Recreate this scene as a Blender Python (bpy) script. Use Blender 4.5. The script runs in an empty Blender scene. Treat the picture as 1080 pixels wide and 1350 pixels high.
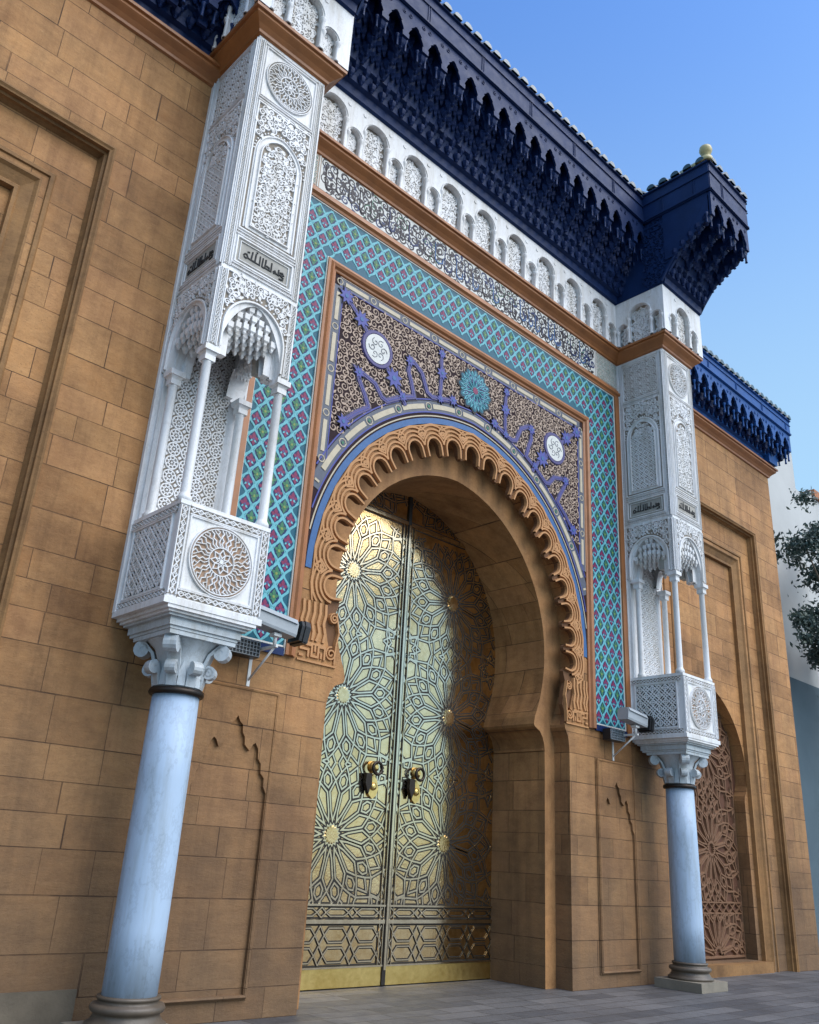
import bpy, math, random
from math import sin, cos, pi, radians, sqrt, atan2, hypot, floor
from mathutils import Vector, Matrix
random.seed(7)
S = bpy.context.scene
COL = S.collection

# ------------------------------------------------------------------ camera
cam = bpy.data.cameras.new("camera")
cam.sensor_fit = 'VERTICAL'; cam.sensor_height = 24; cam.lens = 24*1137.27/1350
cam.clip_end = 2000
co = bpy.data.objects.new("camera", cam); COL.objects.link(co)
fw = Vector((0.62832965, 0.68196649, 0.37433082)); rt = Vector((0.71888305, -0.69289848, 0.05566737)); up = Vector((-0.29733654, -0.23412262, 0.92562281))
m = Matrix((rt, up, -fw)).transposed().to_4x4(); m.translation = (-9.00957, -8.41014, 1.6)
co.matrix_world = m
S.camera = co
# ------------------------------------------------------------------ light
SUN_EL, SUN_AZ = 47.0, 160.0          # azimuth clockwise from +Y
W = bpy.data.worlds.new("World"); S.world = W; W.use_nodes = True
nt = W.node_tree; bg = nt.nodes["Background"]
sky = nt.nodes.new("ShaderNodeTexSky"); sky.sky_type = 'NISHITA'; sky.sun_disc = False
sky.sun_elevation = radians(SUN_EL); sky.sun_rotation = radians(SUN_AZ)
sky.air_density = 1.0; sky.dust_density = 1.2; sky.ozone_density = 4.0
hs_ = nt.nodes.new('ShaderNodeHueSaturation'); hs_.inputs['Saturation'].default_value = 1.12; hs_.inputs['Value'].default_value = 1.22
nt.links.new(sky.outputs[0], hs_.inputs['Color']); tc_ = nt.nodes.new('ShaderNodeTexCoord'); sx_ = nt.nodes.new('ShaderNodeSeparateXYZ'); nt.links.new(tc_.outputs['Generated'], sx_.inputs[0])
mr_ = nt.nodes.new('ShaderNodeMapRange'); mr_.interpolation_type = 'SMOOTHSTEP'; nt.links.new(sx_.outputs[2], mr_.inputs[0])
for i_, v_ in enumerate((.36, .86, .72, 0.)): mr_.inputs[i_+1].default_value = v_
tint_ = nt.nodes.new('ShaderNodeMix'); tint_.data_type = 'RGBA'; tint_.blend_type = 'MULTIPLY'; tint_.inputs[0].default_value = 1.; tint_.inputs[7].default_value = (.74, .88, 1.04, 1)
hz_ = nt.nodes.new('ShaderNodeMix'); hz_.data_type = 'RGBA'; hz_.inputs[7].default_value = (1.95, 2.95, 3.4, 1)     # pale air towards the horizon
nt.links.new(hs_.outputs[0], tint_.inputs[6]); nt.links.new(tint_.outputs[2], hz_.inputs[6]); nt.links.new(mr_.outputs[0], hz_.inputs[0]); nt.links.new(hz_.outputs[2], bg.inputs[0]); bg.inputs[1].default_value = 0.115
sd = bpy.data.lights.new("sun", 'SUN'); sd.energy = 1.45; sd.angle = radians(64); sd.color = (1, .93, .83)
so = bpy.data.objects.new("sun", sd); COL.objects.link(so)
d = Vector((sin(radians(SUN_AZ))*cos(radians(SUN_EL)), cos(radians(SUN_AZ))*cos(radians(SUN_EL)), sin(radians(SUN_EL))))
so.rotation_euler = d.to_track_quat('Z', 'Y').to_euler(); so.location = (10, -30, 40)
S.view_settings.view_transform = 'Standard'; S.view_settings.look = 'None'
S.view_settings.exposure = 1.17; S.view_settings.gamma = 1.0

# ------------------------------------------------------------------ materials
def newmat(name):
    mt = bpy.data.materials.new(name); mt.use_nodes = True
    t = mt.node_tree; b = t.nodes["Principled BSDF"]
    return mt, t, b
def nd(t, kind, **kw):
    n = t.nodes.new(kind)
    for k, v in kw.items():
        if k.startswith('i_'):
            n.inputs[k[2:].replace('_', ' ')].default_value = v
        else: setattr(n, k, v)
    return n
def mathn(t, op, a, b=None, c=None):
    n = t.nodes.new("ShaderNodeMath"); n.operation = op
    for i, x in enumerate((a, b, c)):
        if x is None: continue
        if isinstance(x, (int, float)): n.inputs[i].default_value = x
        else: t.links.new(x, n.inputs[i])
    return n.outputs[0]
def ramp(t, fac, stops):
    r = t.nodes.new("ShaderNodeValToRGB"); e = r.color_ramp.elements
    while len(e) < len(stops): e.new(.5)
    for q, (p, c) in zip(e, stops):
        q.position = p; q.color = (*c, 1) if len(c) == 3 else c
    t.links.new(fac, r.inputs[0]); return r.outputs[0]
def mix(t, fac, a, b, mode='MIX'):
    n = t.nodes.new("ShaderNodeMix"); n.data_type = 'RGBA'; n.blend_type = mode
    for i, x in ((0, fac), (6, a), (7, b)):
        if isinstance(x, (int, float)): n.inputs[i].default_value = x
        elif isinstance(x, tuple): n.inputs[i].default_value = (*x, 1)
        else: t.links.new(x, n.inputs[i])
    return n.outputs[2]
def noise(t, vec, scale, detail=4, rough=.55):
    n = nd(t, "ShaderNodeTexNoise"); n.inputs['Scale'].default_value = scale
    n.inputs['Detail'].default_value = detail; n.inputs['Roughness'].default_value = rough
    if vec: t.links.new(vec, n.inputs['Vector'])
    return n.outputs[0]
def objco(t): return nd(t, "ShaderNodeTexCoord").outputs['Object']
def scaled(t, vec, s):
    n = nd(t, "ShaderNodeMapping"); n.inputs['Scale'].default_value = s
    t.links.new(vec, n.inputs['Vector']); return n.outputs[0]
def bump(t, b, h, strength, dist):
    n = nd(t, "ShaderNodeBump"); n.inputs['Strength'].default_value = strength; n.inputs['Distance'].default_value = dist
    t.links.new(h, n.inputs['Height']); t.links.new(n.outputs[0], b.inputs['Normal'])

def plain(name, col, rough=.6, metal=0., var=.25, vscale=6., bmp=.15, bscale=40., bdist=.01, spec=.4, coat=0.):
    mt, t, b = newmat(name); o = objco(t)
    n1 = noise(t, o, vscale, 5, .6)
    c = mix(t, n1, tuple(x*(1-var) for x in col), tuple(min(1, x*(1+var)) for x in col))
    t.links.new(c, b.inputs['Base Color']); b.inputs['Metallic'].default_value = metal
    r = mathn(t, 'MULTIPLY_ADD', noise(t, o, vscale*2.3, 3), .3, rough-.15)
    t.links.new(r, b.inputs['Roughness']); b.inputs['Specular IOR Level'].default_value = spec
    b.inputs['Coat Weight'].default_value = coat
    if bmp: bump(t, b, noise(t, o, bscale, 4), bmp, bdist)
    return mt

def stone_mat(name, c1, c2, joints=True, bw=.80, rh=.36, joint=.005, bmp=.5, patches=True):
    mt, t, b = newmat(name); o = objco(t)
    s = nd(t, "ShaderNodeSeparateXYZ"); t.links.new(o, s.inputs[0])
    u0 = mathn(t, 'ADD', s.outputs[0], s.outputs[1]); z = s.outputs[2]
    zz = mathn(t, 'ADD', z, mathn(t, 'MULTIPLY', mathn(t, 'SINE', mathn(t, 'MULTIPLY', z, 3.3)), .085))
    row = mathn(t, 'FLOOR', mathn(t, 'DIVIDE', zz, rh))
    wn = nd(t, "ShaderNodeTexWhiteNoise", noise_dimensions='1D'); t.links.new(row, wn.inputs['W'])
    u1 = mathn(t, 'MULTIPLY', u0, mathn(t, 'MULTIPLY_ADD', wn.outputs[0], .75, .65))
    wob = mathn(t, 'MULTIPLY', mathn(t, 'SINE', mathn(t, 'MULTIPLY_ADD', u0, 2.1, mathn(t, 'MULTIPLY', row, 1.7))), .16)
    u2 = mathn(t, 'ADD', mathn(t, 'ADD', u1, wob), mathn(t, 'MULTIPLY', wn.outputs[0], 37.))
    cv = nd(t, "ShaderNodeCombineXYZ"); t.links.new(u2, cv.inputs[0]); t.links.new(zz, cv.inputs[1])
    br = nd(t, "ShaderNodeTexBrick", offset=0., offset_frequency=1, squash=1.)
    t.links.new(cv.outputs[0], br.inputs['Vector'])
    br.inputs['Color1'].default_value = (0, 0, 0, 1); br.inputs['Color2'].default_value = (1, 1, 1, 1)
    br.inputs['Scale'].default_value = 1; br.inputs['Mortar Size'].default_value = joint; br.inputs['Mortar Smooth'].default_value = .3
    br.inputs['Bias'].default_value = 0; br.inputs['Brick Width'].default_value = bw; br.inputs['Row Height'].default_value = rh
    gv = nd(t, "ShaderNodeCombineXYZ"); t.links.new(u0, gv.inputs[0]); t.links.new(z, gv.inputs[2]); t.links.new(s.outputs[1], gv.inputs[1])
    g = scaled(t, gv.outputs[0], (1.5, 1.5, 4.6))
    grain = noise(t, g, 2.2, 8, .68)
    fine = noise(t, o, 28, 5, .7)
    big = noise(t, o, .38, 5, .6)
    f = mathn(t, 'MULTIPLY_ADD', br.outputs[0], .58, mathn(t, 'MULTIPLY_ADD', grain, 1.1, -.36)) if joints else mathn(t, 'MULTIPLY_ADD', grain, .7, .2)
    c = mix(t, f, c1, c2)
    c = mix(t, mathn(t, "MULTIPLY", fine, .52), c, tuple(x*.55 for x in c1))
    pit = ramp(t, noise(t, scaled(t, gv.outputs[0], (1, 1, 2.2)), 42, 3, .6), [(.60, (0, 0, 0)), (.72, (.6, .6, .6))])
    c = mix(t, pit, c, tuple(x*.42 for x in c1))
    scuff_ = ramp(t, noise(t, scaled(t, gv.outputs[0], (1, 1, 3.)), 19, 5, .7), [(.60, (0, 0, 0)), (.75, (.45, .45, .45))])  # pale scuffs scattered by noise
    c = mix(t, scuff_, c, tuple(min(.7, x*1.25) for x in c2))
    st = ramp(t, big, [(.36, (.55, .52, .50)), (.52, (1, 1, 1)), (.72, (1.22, 1.14, 1.04))])
    c = mix(t, .9, c, st, 'MULTIPLY')
    drip = noise(t, scaled(t, gv.outputs[0], (3.2, 3.2, .22)), 1.3, 6, .7)
    c = mix(t, .5, c, ramp(t, drip, [(.36, (.58, .55, .52)), (.52, (1, 1, 1)), (.72, (1.10, 1.07, 1.0))]), 'MULTIPLY')
    mot = noise(t, o, 3.1, 6, .72)
    c = mix(t, .6, c, ramp(t, mot, [(.34, (.66, .62, .60)), (.5, (1, 1, 1)), (.68, (1.16, 1.10, 1.0))]), 'MULTIPLY')
    red = mathn(t, 'GREATER_THAN', br.outputs[0], .78)
    if joints: c = mix(t, mathn(t, 'MULTIPLY', red, .14), c, (.36, .135, .06))
    if patches:
        # old grey grime rising from the ground and pale splashes
        gz = mathn(t, 'ADD', z, mathn(t, 'MULTIPLY', noise(t, scaled(t, gv.outputs[0], (.7, .7, .25)), 1.6, 5), 2.4))
        gm = ramp(t, mathn(t, 'DIVIDE', gz, 5.2), [(.25, (.9, .9, .9)), (1., (0, 0, 0))])
        c = mix(t, gm, c, mix(t, .45, c, (.075, .055, .038)))
        c = mix(t, mathn(t, 'MULTIPLY', gm, .55), c, (.085, .062, .042))
        sp = ramp(t, noise(t, scaled(t, gv.outputs[0], (1, 1, .35)), 7.5, 6, .75), [(.70, (0, 0, 0)), (.78, (.5, .5, .5))])
        c = mix(t, sp, c, (.42, .33, .24))
    if joints:
        c = mix(t, mathn(t, 'MULTIPLY', br.outputs[1], ramp(t, noise(t, o, 2.1, 5, .6), [(.36, (.25, .25, .25)), (.6, (.95, .95, .95))])), c, (.065, .034, .018))
    t.links.new(c, b.inputs['Base Color'])
    b.inputs['Roughness'].default_value = .72; b.inputs['Specular IOR Level'].default_value = .3
    h = mathn(t, 'ADD', mathn(t, 'MULTIPLY', grain, .5), mathn(t, 'MULTIPLY', fine, .25))
    if joints: h = mathn(t, 'SUBTRACT', h, mathn(t, 'MULTIPLY', br.outputs[1], .9))
    bump(t, b, h, min(1., bmp*1.6), .025)
    return mt

STC1, STC2 = (.335, .160, .058), (.63, .345, .142)
M = {}
M['stone'] = stone_mat('sandstone_ashlar', STC1, STC2)
M['stone_plain'] = stone_mat('sandstone_smooth', (.36, .175, .066), (.52, .28, .12), joints=False, patches=False, bmp=.3)
M['stone_mould'] = stone_mat('sandstone_moulding', (.21, .105, .038), (.43, .235, .092), joints=False, patches=False, bmp=.3)
M['stone_dark'] = plain('sandstone_recess', (.10, .047, .02), .8)
M['stone_groove'] = plain('sandstone_carved_ground', (.15, .07, .03), .8)  # groove shade and dirt both put into this darker tone
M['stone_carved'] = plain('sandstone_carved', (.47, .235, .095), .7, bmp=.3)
M['niche_rib'] = plain('niche_tracery_stone', (.175, .088, .044), .7, bmp=.3)  # tone of the raised tracery ribs
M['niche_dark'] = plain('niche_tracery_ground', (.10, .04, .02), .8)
M['moulding'] = plain('polished_brown_stone', (.33, .125, .038), .42, var=.45, vscale=3., bmp=.1, spec=.5)
M['mould_dark'] = plain('dark_brown_moulding', (.115, .048, .022), .5, var=.4, vscale=3.)
M['plinth_stone'] = plain('pale_plinth_stone', (.22, .19, .145), .75, var=.4, vscale=4., bmp=.4)
M['base_block'] = plain('grimy_base_block', (.125, .10, .07), .8, var=.5, vscale=4., bmp=.4)
def marble_mat(name, ca, cb, vein, rough=.35, sc=1.6, amt=.8):
    mt, t, b = newmat(name); o = objco(t)
    n1 = noise(t, scaled(t, o, (1, 1, .45)), sc, 8, .62)
    c = mix(t, n1, ca, cb)
    wv = noise(t, scaled(t, o, (1.6, 1.6, .8)), sc*1.5, 10, .7)
    vv = mathn(t, 'ABSOLUTE', mathn(t, 'SUBTRACT', wv, .5))
    vm = ramp(t, vv, [(0., (amt, amt, amt)), (.022, (0, 0, 0))])
    c = mix(t, vm, c, vein)
    dst = noise(t, scaled(t, o, (2.4, 2.4, .3)), 2.2, 6, .7)
    c = mix(t, .7, c, ramp(t, dst, [(.36, (.74, .70, .63)), (.54, (1, 1, 1))]), 'MULTIPLY')
    t.links.new(c, b.inputs['Base Color'])
    t.links.new(mathn(t, 'MULTIPLY_ADD', n1, .2, rough-.1), b.inputs['Roughness'])
    bump(t, b, noise(t, o, 30, 4), .08, .01)
    return mt
M['white'] = marble_mat('carved_white_marble', (.66, .655, .65), (.86, .855, .85), (.48, .47, .45), .5, 2., .35)
M['hole_shade'] = plain('painted_hole_shade', (.055, .05, .045), .9)  # dark sheet behind the lattice, painted as the unlit inside of its holes
M['ink'] = plain('black_carved_letter', (.03, .03, .03), .8)
M['white_ground'] = plain('marble_recess_dust_shade', (.25, .21, .165), .8, var=.4)  # recess dust plus the shade between the carving, put into the colour
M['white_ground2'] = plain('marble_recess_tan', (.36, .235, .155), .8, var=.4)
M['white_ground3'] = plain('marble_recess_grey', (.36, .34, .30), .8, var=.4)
M['blue_marble'] = marble_mat('blue_grey_marble', (.33, .435, .57), (.46, .575, .70), (.22, .27, .34), .55, 1.1, .35)
M['grey_marble'] = marble_mat('grey_blue_marble', (.42, .47, .50), (.60, .64, .66), (.32, .33, .33), .45, 2., .5)
M['ring_dark'] = plain('dark_bronze_and_shadow', (.035, .026, .02), .4, metal=.6)
M['base_stone'] = plain('worn_base_marble', (.105, .082, .06), .4, var=.6, vscale=5.)
M['brass'] = None
def brass_mat(name, ca, cb, r, engraved=True, bs=.5):
    mt, t, b = newmat(name); o = objco(t)
    s = nd(t, "ShaderNodeSeparateXYZ"); t.links.new(o, s.inputs[0])
    n1 = noise(t, o, 1.1, 6, .65); n2 = noise(t, o, 16, 4, .6)
    f = ramp(t, mathn(t, 'MULTIPLY_ADD', n2, .35, mathn(t, 'MULTIPLY', n1, .75)), [(.36, (0, 0, 0)), (.68, (1, 1, 1))])
    c = mix(t, f, ca, cb)
    t.links.new(c, b.inputs['Base Color']); b.inputs['Metallic'].default_value = 1.
    t.links.new(mathn(t, 'MULTIPLY_ADD', n2, .16, r-.08), b.inputs['Roughness'])
    v = nd(t, "ShaderNodeTexVoronoi"); v.inputs['Scale'].default_value = 34
    t.links.new(o, v.inputs['Vector'])
    h = mathn(t, 'ADD', mathn(t, 'MULTIPLY', v.outputs[0], .6), mathn(t, 'MULTIPLY', noise(t, o, 5, 3), 1.0)) if engraved else noise(t, o, 9, 3)
    bump(t, b, h, bs, .012)
    return mt
M['brass'] = brass_mat('engraved_brass', (.50, .31, .11), (.80, .61, .34), .15, True, .08)
M['brass_strap'] = brass_mat('pale_brass_strap', (.52, .42, .27), (.70, .60, .43), .14, False, .03)
M['brass_plate'] = brass_mat('yellow_brass_plate', (.55, .36, .10), (.80, .58, .22), .34, False, .25)
M['patina'] = plain('black_patina_groove', (.022, .018, .015), .55, metal=.2)
M['navy'] = plain('navy_painted_wood', (.0055, .022, .085), .55, var=.4, vscale=3., bmp=.3, spec=.22)
M['navy_deep'] = plain('dark_navy_painted_wood', (.0055, .019, .078), .55, var=.4, vscale=3., bmp=.3, spec=.2)
M['royal'] = plain('blue_painted_fascia', (.010, .075, .26), .55, var=.4, vscale=3., bmp=.25, spec=.25)
M['rooftile'] = plain('dark_green_glazed_tile', (.035, .075, .085), .3, var=.5, vscale=9., spec=.6)
M['ivory'] = plain('yellow_glazed_finial', (.50, .42, .20), .35, var=.25)
def flat(name, c, rough=.4, var=.22, sc=14): return plain(name, c, rough, var=var, vscale=sc, bmp=.1, bscale=25, spec=.2)
M['t_teal'] = flat('glazed_teal_tile', (.012, .10, .15)); M['t_cyan'] = flat('glazed_cyan_tile', (.14, .42, .47))
M['t_green'] = flat('glazed_green_tile', (.045, .17, .095)); M['t_lime'] = flat('glazed_lime_tile', (.20, .28, .075)); M['t_red'] = flat('glazed_crimson_tile', (.20, .03, .085))
M['t_navy'] = flat('glazed_navy_tile', (.012, .028, .10)); M['t_blue'] = flat('glazed_blue_tile', (.05, .125, .28))
M['t_cream'] = flat('glazed_cream_tile', (.50, .43, .31)); M['t_black'] = flat('glazed_black_tile', (.022, .018, .024))
M['t_white'] = flat('glazed_white_tile', (.62, .62, .58)); M['t_violet'] = flat('glazed_violet_tile', (.085, .075, .19))
M['t_umber'] = plain('dark_umber_tile', (.030, .016, .019), .75, spec=.15); M['t_scroll'] = flat('glazed_buff_scroll', (.42, .31, .235))
M['t_periw'] = flat('glazed_periwinkle_tile', (.07, .08, .29)); M['t_grey'] = flat('glazed_grey_tile', (.10, .11, .14))
M['cam_metal'] = plain('grey_painted_metal', (.33, .36, .38), .45, var=.15); M['cam_black'] = plain('black_plastic', (.014, .015, .017), .4)
M['cam_white'] = plain('white_painted_bracket', (.68, .68, .66), .5, var=.15)
mt, t, b = newmat('dark_lens_glass'); b.inputs['Base Color'].default_value = (.02, .03, .03, 1); b.inputs['Roughness'].default_value = .08; M['lens'] = mt
M['plaster'] = plain('weathered_white_plaster', (.50, .50, .48), .85, var=.16, vscale=.6, bmp=.15)
M['plaster_shade'] = plain('shade_blue_plaster', (.10, .145, .17), .85, var=.3, vscale=.6, bmp=.15)  # dark blue-grey tone painted in for tree shade over the building
M['terracotta'] = plain('terracotta_coping', (.42, .17, .08), .8)
M['bark'] = plain('grey_brown_bark', (.09, .07, .05), .9, var=.4)
def leafmat(name, c):
    mt, t, b = newmat(name); o = objco(t)
    cc = mix(t, noise(t, o, 1.3, 4), tuple(x*.5 for x in c), tuple(x*1.5 for x in c))
    t.links.new(cc, b.inputs['Base Color']); b.inputs['Roughness'].default_value = .55
    return mt
M['leaf'] = leafmat('dark_green_leaf', (.030, .060, .050)); M['leaf2'] = leafmat('grey_green_leaf', (.075, .105, .075))
def paving():
    mt, t, b = newmat('worn_grey_paving'); o = objco(t)
    s = nd(t, "ShaderNodeSeparateXYZ"); t.links.new(o, s.inputs[0])
    row = mathn(t, 'FLOOR', mathn(t, 'DIVIDE', s.outputs[1], .30))
    wn = nd(t, "ShaderNodeTexWhiteNoise", noise_dimensions='1D'); t.links.new(row, wn.inputs['W'])
    uu = mathn(t, 'ADD', s.outputs[0], mathn(t, 'MULTIPLY', wn.outputs[0], 9.))
    cv = nd(t, "ShaderNodeCombineXYZ"); t.links.new(uu, cv.inputs[0]); t.links.new(s.outputs[1], cv.inputs[1])
    br = nd(t, "ShaderNodeTexBrick", offset=0., offset_frequency=1)
    t.links.new(cv.outputs[0], br.inputs['Vector'])
    br.inputs['Color1'].default_value = (0, 0, 0, 1); br.inputs['Color2'].default_value = (1, 1, 1, 1)
    br.inputs['Scale'].default_value = 1; br.inputs['Mortar Size'].default_value = .011; br.inputs['Brick Width'].default_value = .85; br.inputs['Row Height'].default_value = .30
    c = mix(t, mathn(t, 'MULTIPLY_ADD', br.outputs[0], .55, mathn(t, 'MULTIPLY', noise(t, o, 3.5, 8, .7), .5)), (.04, .042, .048), (.175, .168, .165))
    st = ramp(t, noise(t, o, .55, 6, .6), [(.35, (.6, .6, .6)), (.6, (1, 1, 1))])
    c = mix(t, .9, c, st, 'MULTIPLY')
    c = mix(t, br.outputs[1], c, (.05, .045, .04))
    t.links.new(c, b.inputs['Base Color'])
    t.links.new(mathn(t, 'MULTIPLY_ADD', noise(t, o, 5, 4), .35, .4), b.inputs['Roughness'])
    bump(t, b, mathn(t, 'SUBTRACT', noise(t, o, 14, 5), mathn(t, 'MULTIPLY', br.outputs[1], 1.2)), .5, .015)
    return mt
M['paving'] = paving()

# ------------------------------------------------------------------ mesh builder
X, Y, Z = Vector((1, 0, 0)), Vector((0, 1, 0)), Vector((0, 0, 1))
class MB:
    def __init__(s): s.v = []; s.f = []; s.m = []; s.sm = []; s.mats = []; s.q = 0; s.fr()
    def eps(s): s.q += 1; return (s.q*7 % 23)*.00013
    def fr(s, o=(0, 0, 0), u=X, v=Y, n=Z): s.o, s.u, s.w, s.n = Vector(o), Vector(u), Vector(v), Vector(n); return s
    def mi(s, k):
        if k not in s.mats: s.mats.append(k)
        return s.mats.index(k)
    def p(s, a, b, c):
        o, u, w, n = s.o, s.u, s.w, s.n
        s.v.append((o[0]+u[0]*a+w[0]*b+n[0]*c, o[1]+u[1]*a+w[1]*b+n[1]*c, o[2]+u[2]*a+w[2]*b+n[2]*c)); return len(s.v)-1
    def face(s, ids, k, sm=False): s.f.append(ids); s.m.append(s.mi(k)); s.sm.append(sm)
    def poly(s, pts, c0, c1, k, back=False, sides=True):
        n = len(pts); c1 += s.eps()
        t = [s.p(a, b, c1) for a, b in pts]; s.face(t, k)
        if sides:
            q = [s.p(a, b, c0) for a, b in pts]
            for i in range(n): s.face([q[i], q[(i+1) % n], t[(i+1) % n], t[i]], k)
            if back: s.face(q[::-1], k)
    def rect(s, a0, a1, b0, b1, c0, c1, k, back=False): s.poly([(a0, b0), (a1, b0), (a1, b1), (a0, b1)], c0, c1, k, back)
    def sweep(s, pts, prof, k, closed=False, pclosed=False, caps=True, sm=False, taper=None):
        n = len(pts)
        if n < 2: return
        rows = []
        for i in range(n):
            a = pts[i-1] if (i > 0 or closed) else pts[i]; c = pts[(i+1) % n] if (i < n-1 or closed) else pts[i]
            bq = pts[i]
            d1 = (bq[0]-a[0], bq[1]-a[1]); d2 = (c[0]-bq[0], c[1]-bq[1])
            l1 = hypot(*d1); l2 = hypot(*d2)
            if l1 < 1e-9: d1 = d2; l1 = l2
            if l2 < 1e-9: d2 = d1; l2 = l1
            if l1 < 1e-9: return
            n1 = (-d1[1]/l1, d1[0]/l1); n2 = (-d2[1]/l2, d2[0]/l2)
            mx, my = n1[0]+n2[0], n1[1]+n2[1]; q = mx*mx+my*my
            if q < .25: mx, my = n1
            else:
                kx = 2/q; mx *= kx; my *= kx
            tp = taper[i] if taper else 1.
            rows.append([s.p(bq[0]+mx*dd*tp, bq[1]+my*dd*tp, ww) for dd, ww in prof])
        L = len(prof)
        for i in range(n if closed else n-1):
            r0, r1 = rows[i], rows[(i+1) % n]
            for j in range(L if pclosed else L-1): s.face([r0[j], r1[j], r1[(j+1) % L], r0[(j+1) % L]], k, sm)
        if caps and not closed and L > 2: s.face(rows[0], k); s.face(rows[-1][::-1], k)
    def rib(s, pts, wd, c0, c1, k, closed=False, top=.6, taper=None):
        h = wd/2; c1 += s.eps()
        s.sweep(pts, [(-h, c0), (-h*top, c1), (h*top, c1), (h, c0)], k, closed, taper=taper, caps=False)
    def flatrib(s, pts, wd, c1, k, closed=False): c1 += s.eps()*.3; s.sweep(pts, [(-wd/2, c1), (wd/2, c1)], k, closed, caps=False)
    def lathe(s, c, prof, k, seg=28, sm=True, a0=0, a1=2*pi, phase=0.):
        full = abs(a1-a0-2*pi) < 1e-6; N = seg if full else seg+1
        rows = []
        for r, h in prof:
            rows.append([s.p(c[0]+r*cos(a0+(a1-a0)*i/seg+phase), c[1]+r*sin(a0+(a1-a0)*i/seg+phase), (c[2] if len(c) > 2 else 0)+h) for i in range(N)])
        for j in range(len(prof)-1):
            for i in range(seg):
                i2 = (i+1) % N; s.face([rows[j][i], rows[j][i2], rows[j+1][i2], rows[j+1][i]], k, sm)
        s.face(rows[0][::-1], k); s.face(rows[-1], k)
    def box(s, x0, x1, y0, y1, z0, z1, k):
        i = [s.p(a, b, c) for c in (z0, z1) for b in (y0, y1) for a in (x0, x1)]
        for q in ((0, 2, 3, 1), (4, 5, 7, 6), (0, 1, 5, 4), (2, 6, 7, 3), (0, 4, 6, 2), (1, 3, 7, 5)): s.face([i[j] for j in q], k)
    def tube(s, a, b, r, k, seg=8, r2=None):
        a, b = Vector(a), Vector(b); d = (b-a); L = d.length; d.normalize()
        u = d.orthogonal().normalized(); w = d.cross(u)
        sv = (s.o, s.u, s.w, s.n); s.fr(a, u, w, d); s.lathe((0, 0), [(r, 0), (r if r2 is None else r2, L)], k, seg); s.o, s.u, s.w, s.n = sv
    def build(s, name, parent=None, label=None, kind=None):
        me = bpy.data.meshes.new(name); me.from_pydata(s.v, [], s.f)
        for k in s.mats: me.materials.append(M[k])
        me.polygons.foreach_set('material_index', s.m); me.polygons.foreach_set('use_smooth', s.sm); me.update()
        o = bpy.data.objects.new(name, me); COL.objects.link(o)
        if parent is not None:
            o.parent = parent
            if parent.type == 'EMPTY': o.location = -parent.location
        if label: o['label'] = label
        if kind: o['kind'] = kind
        return o
def thing(name, base, label, cat, group=None):
    e = bpy.data.objects.new(name, None); COL.objects.link(e); e.location = base; e.empty_display_size = .3
    e['label'] = label; e['category'] = cat
    if group: e['group'] = group
    return e
def copy_tree(o, parent=None):
    c = o.copy(); COL.objects.link(c); c.parent = parent
    for ch in list(o.children): copy_tree(ch, c)
    return c
FRONT = (X, Z, -Y)      # u, v, n of a panel facing the street
# ------------------------------------------------------------------ ornament helpers
def arc(cx, cy, r, a0, a1, n): return [(cx+r*cos(a0+(a1-a0)*i/n), cy+r*sin(a0+(a1-a0)*i/n)) for i in range(n+1)]
def pointed(e, zc, R, z0, n=24):
    """pointed horseshoe arc from the lower left up over the apex down to the lower right, centres at +-e"""
    a_low = math.asin(max(-1, min(1, (z0-zc)/R))); apex = math.acos(e/R)
    r = [(-e+R*cos(a), zc+R*sin(a)) for a in [a_low+(apex-a_low)*i/n for i in range(n+1)]]
    return [(-a, b) for a, b in r][:-1]+[r[-1]]+r[::-1][1:]
def spiral(cx, cy, r, a, turns, sgn, n=15):
    return [(cx+r*(1-.86*i/n)*cos(a+sgn*2*pi*turns*i/n), cy+r*(1-.86*i/n)*sin(a+sgn*2*pi*turns*i/n)) for i in range(n+1)]
def arabesque(mb, a0, a1, b0, b1, pitch, wd, c0, c1, k, inside=None, rng=None, leafk=None, alt=None):
    rng = rng or random.Random(3)
    rows = max(1, int(round((b1-b0)/(pitch*.87)))); cols = max(1, int(round((a1-a0)/pitch)))
    dx, dy = (a1-a0)/cols, (b1-b0)/rows
    for j in range(rows):
        for i in range(cols+1):
            x = a0+(i+.5*(j % 2))*dx+rng.uniform(-.13, .13)*dx; y = b0+(j+.5)*dy+rng.uniform(-.13, .13)*dy
            r = pitch*rng.uniform(.42, .56)
            if x < a0+r*.5 or x > a1-r*.5: continue
            x = min(max(x, a0+r*.92), a1-r*.92); y = min(max(y, b0+r*.92), b1-r*.92)
            if inside and not inside(x, y, r*.9): continue
            sg = 1 if (i+j) % 2 else -1; an = rng.uniform(0, 6.28)
            kk = k
            if alt and rng.random() < alt[1]: kk = alt[0]
            pts = spiral(x, y, r, an, 1.35, sg)
            mb.rib(pts, wd, c0, c1, kk, taper=[.55+.75*sin(pi*min(1, q/12.)) for q in range(len(pts))])
            # leaf at the spiral's tail
            ax, ay = pts[0]; tx, ty = -sg*-sin(an), -sg*cos(an)
            q = wd*1.7
            lf = [(ax, ay), (ax+tx*q+ty*q*.6, ay+ty*q-tx*q*.6), (ax+tx*q*2.3, ay+ty*q*2.3), (ax+tx*q-ty*q*.6, ay+ty*q+tx*q*.6)]
            mb.poly(lf, c0, c1+.0007, leafk or kk)
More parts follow.
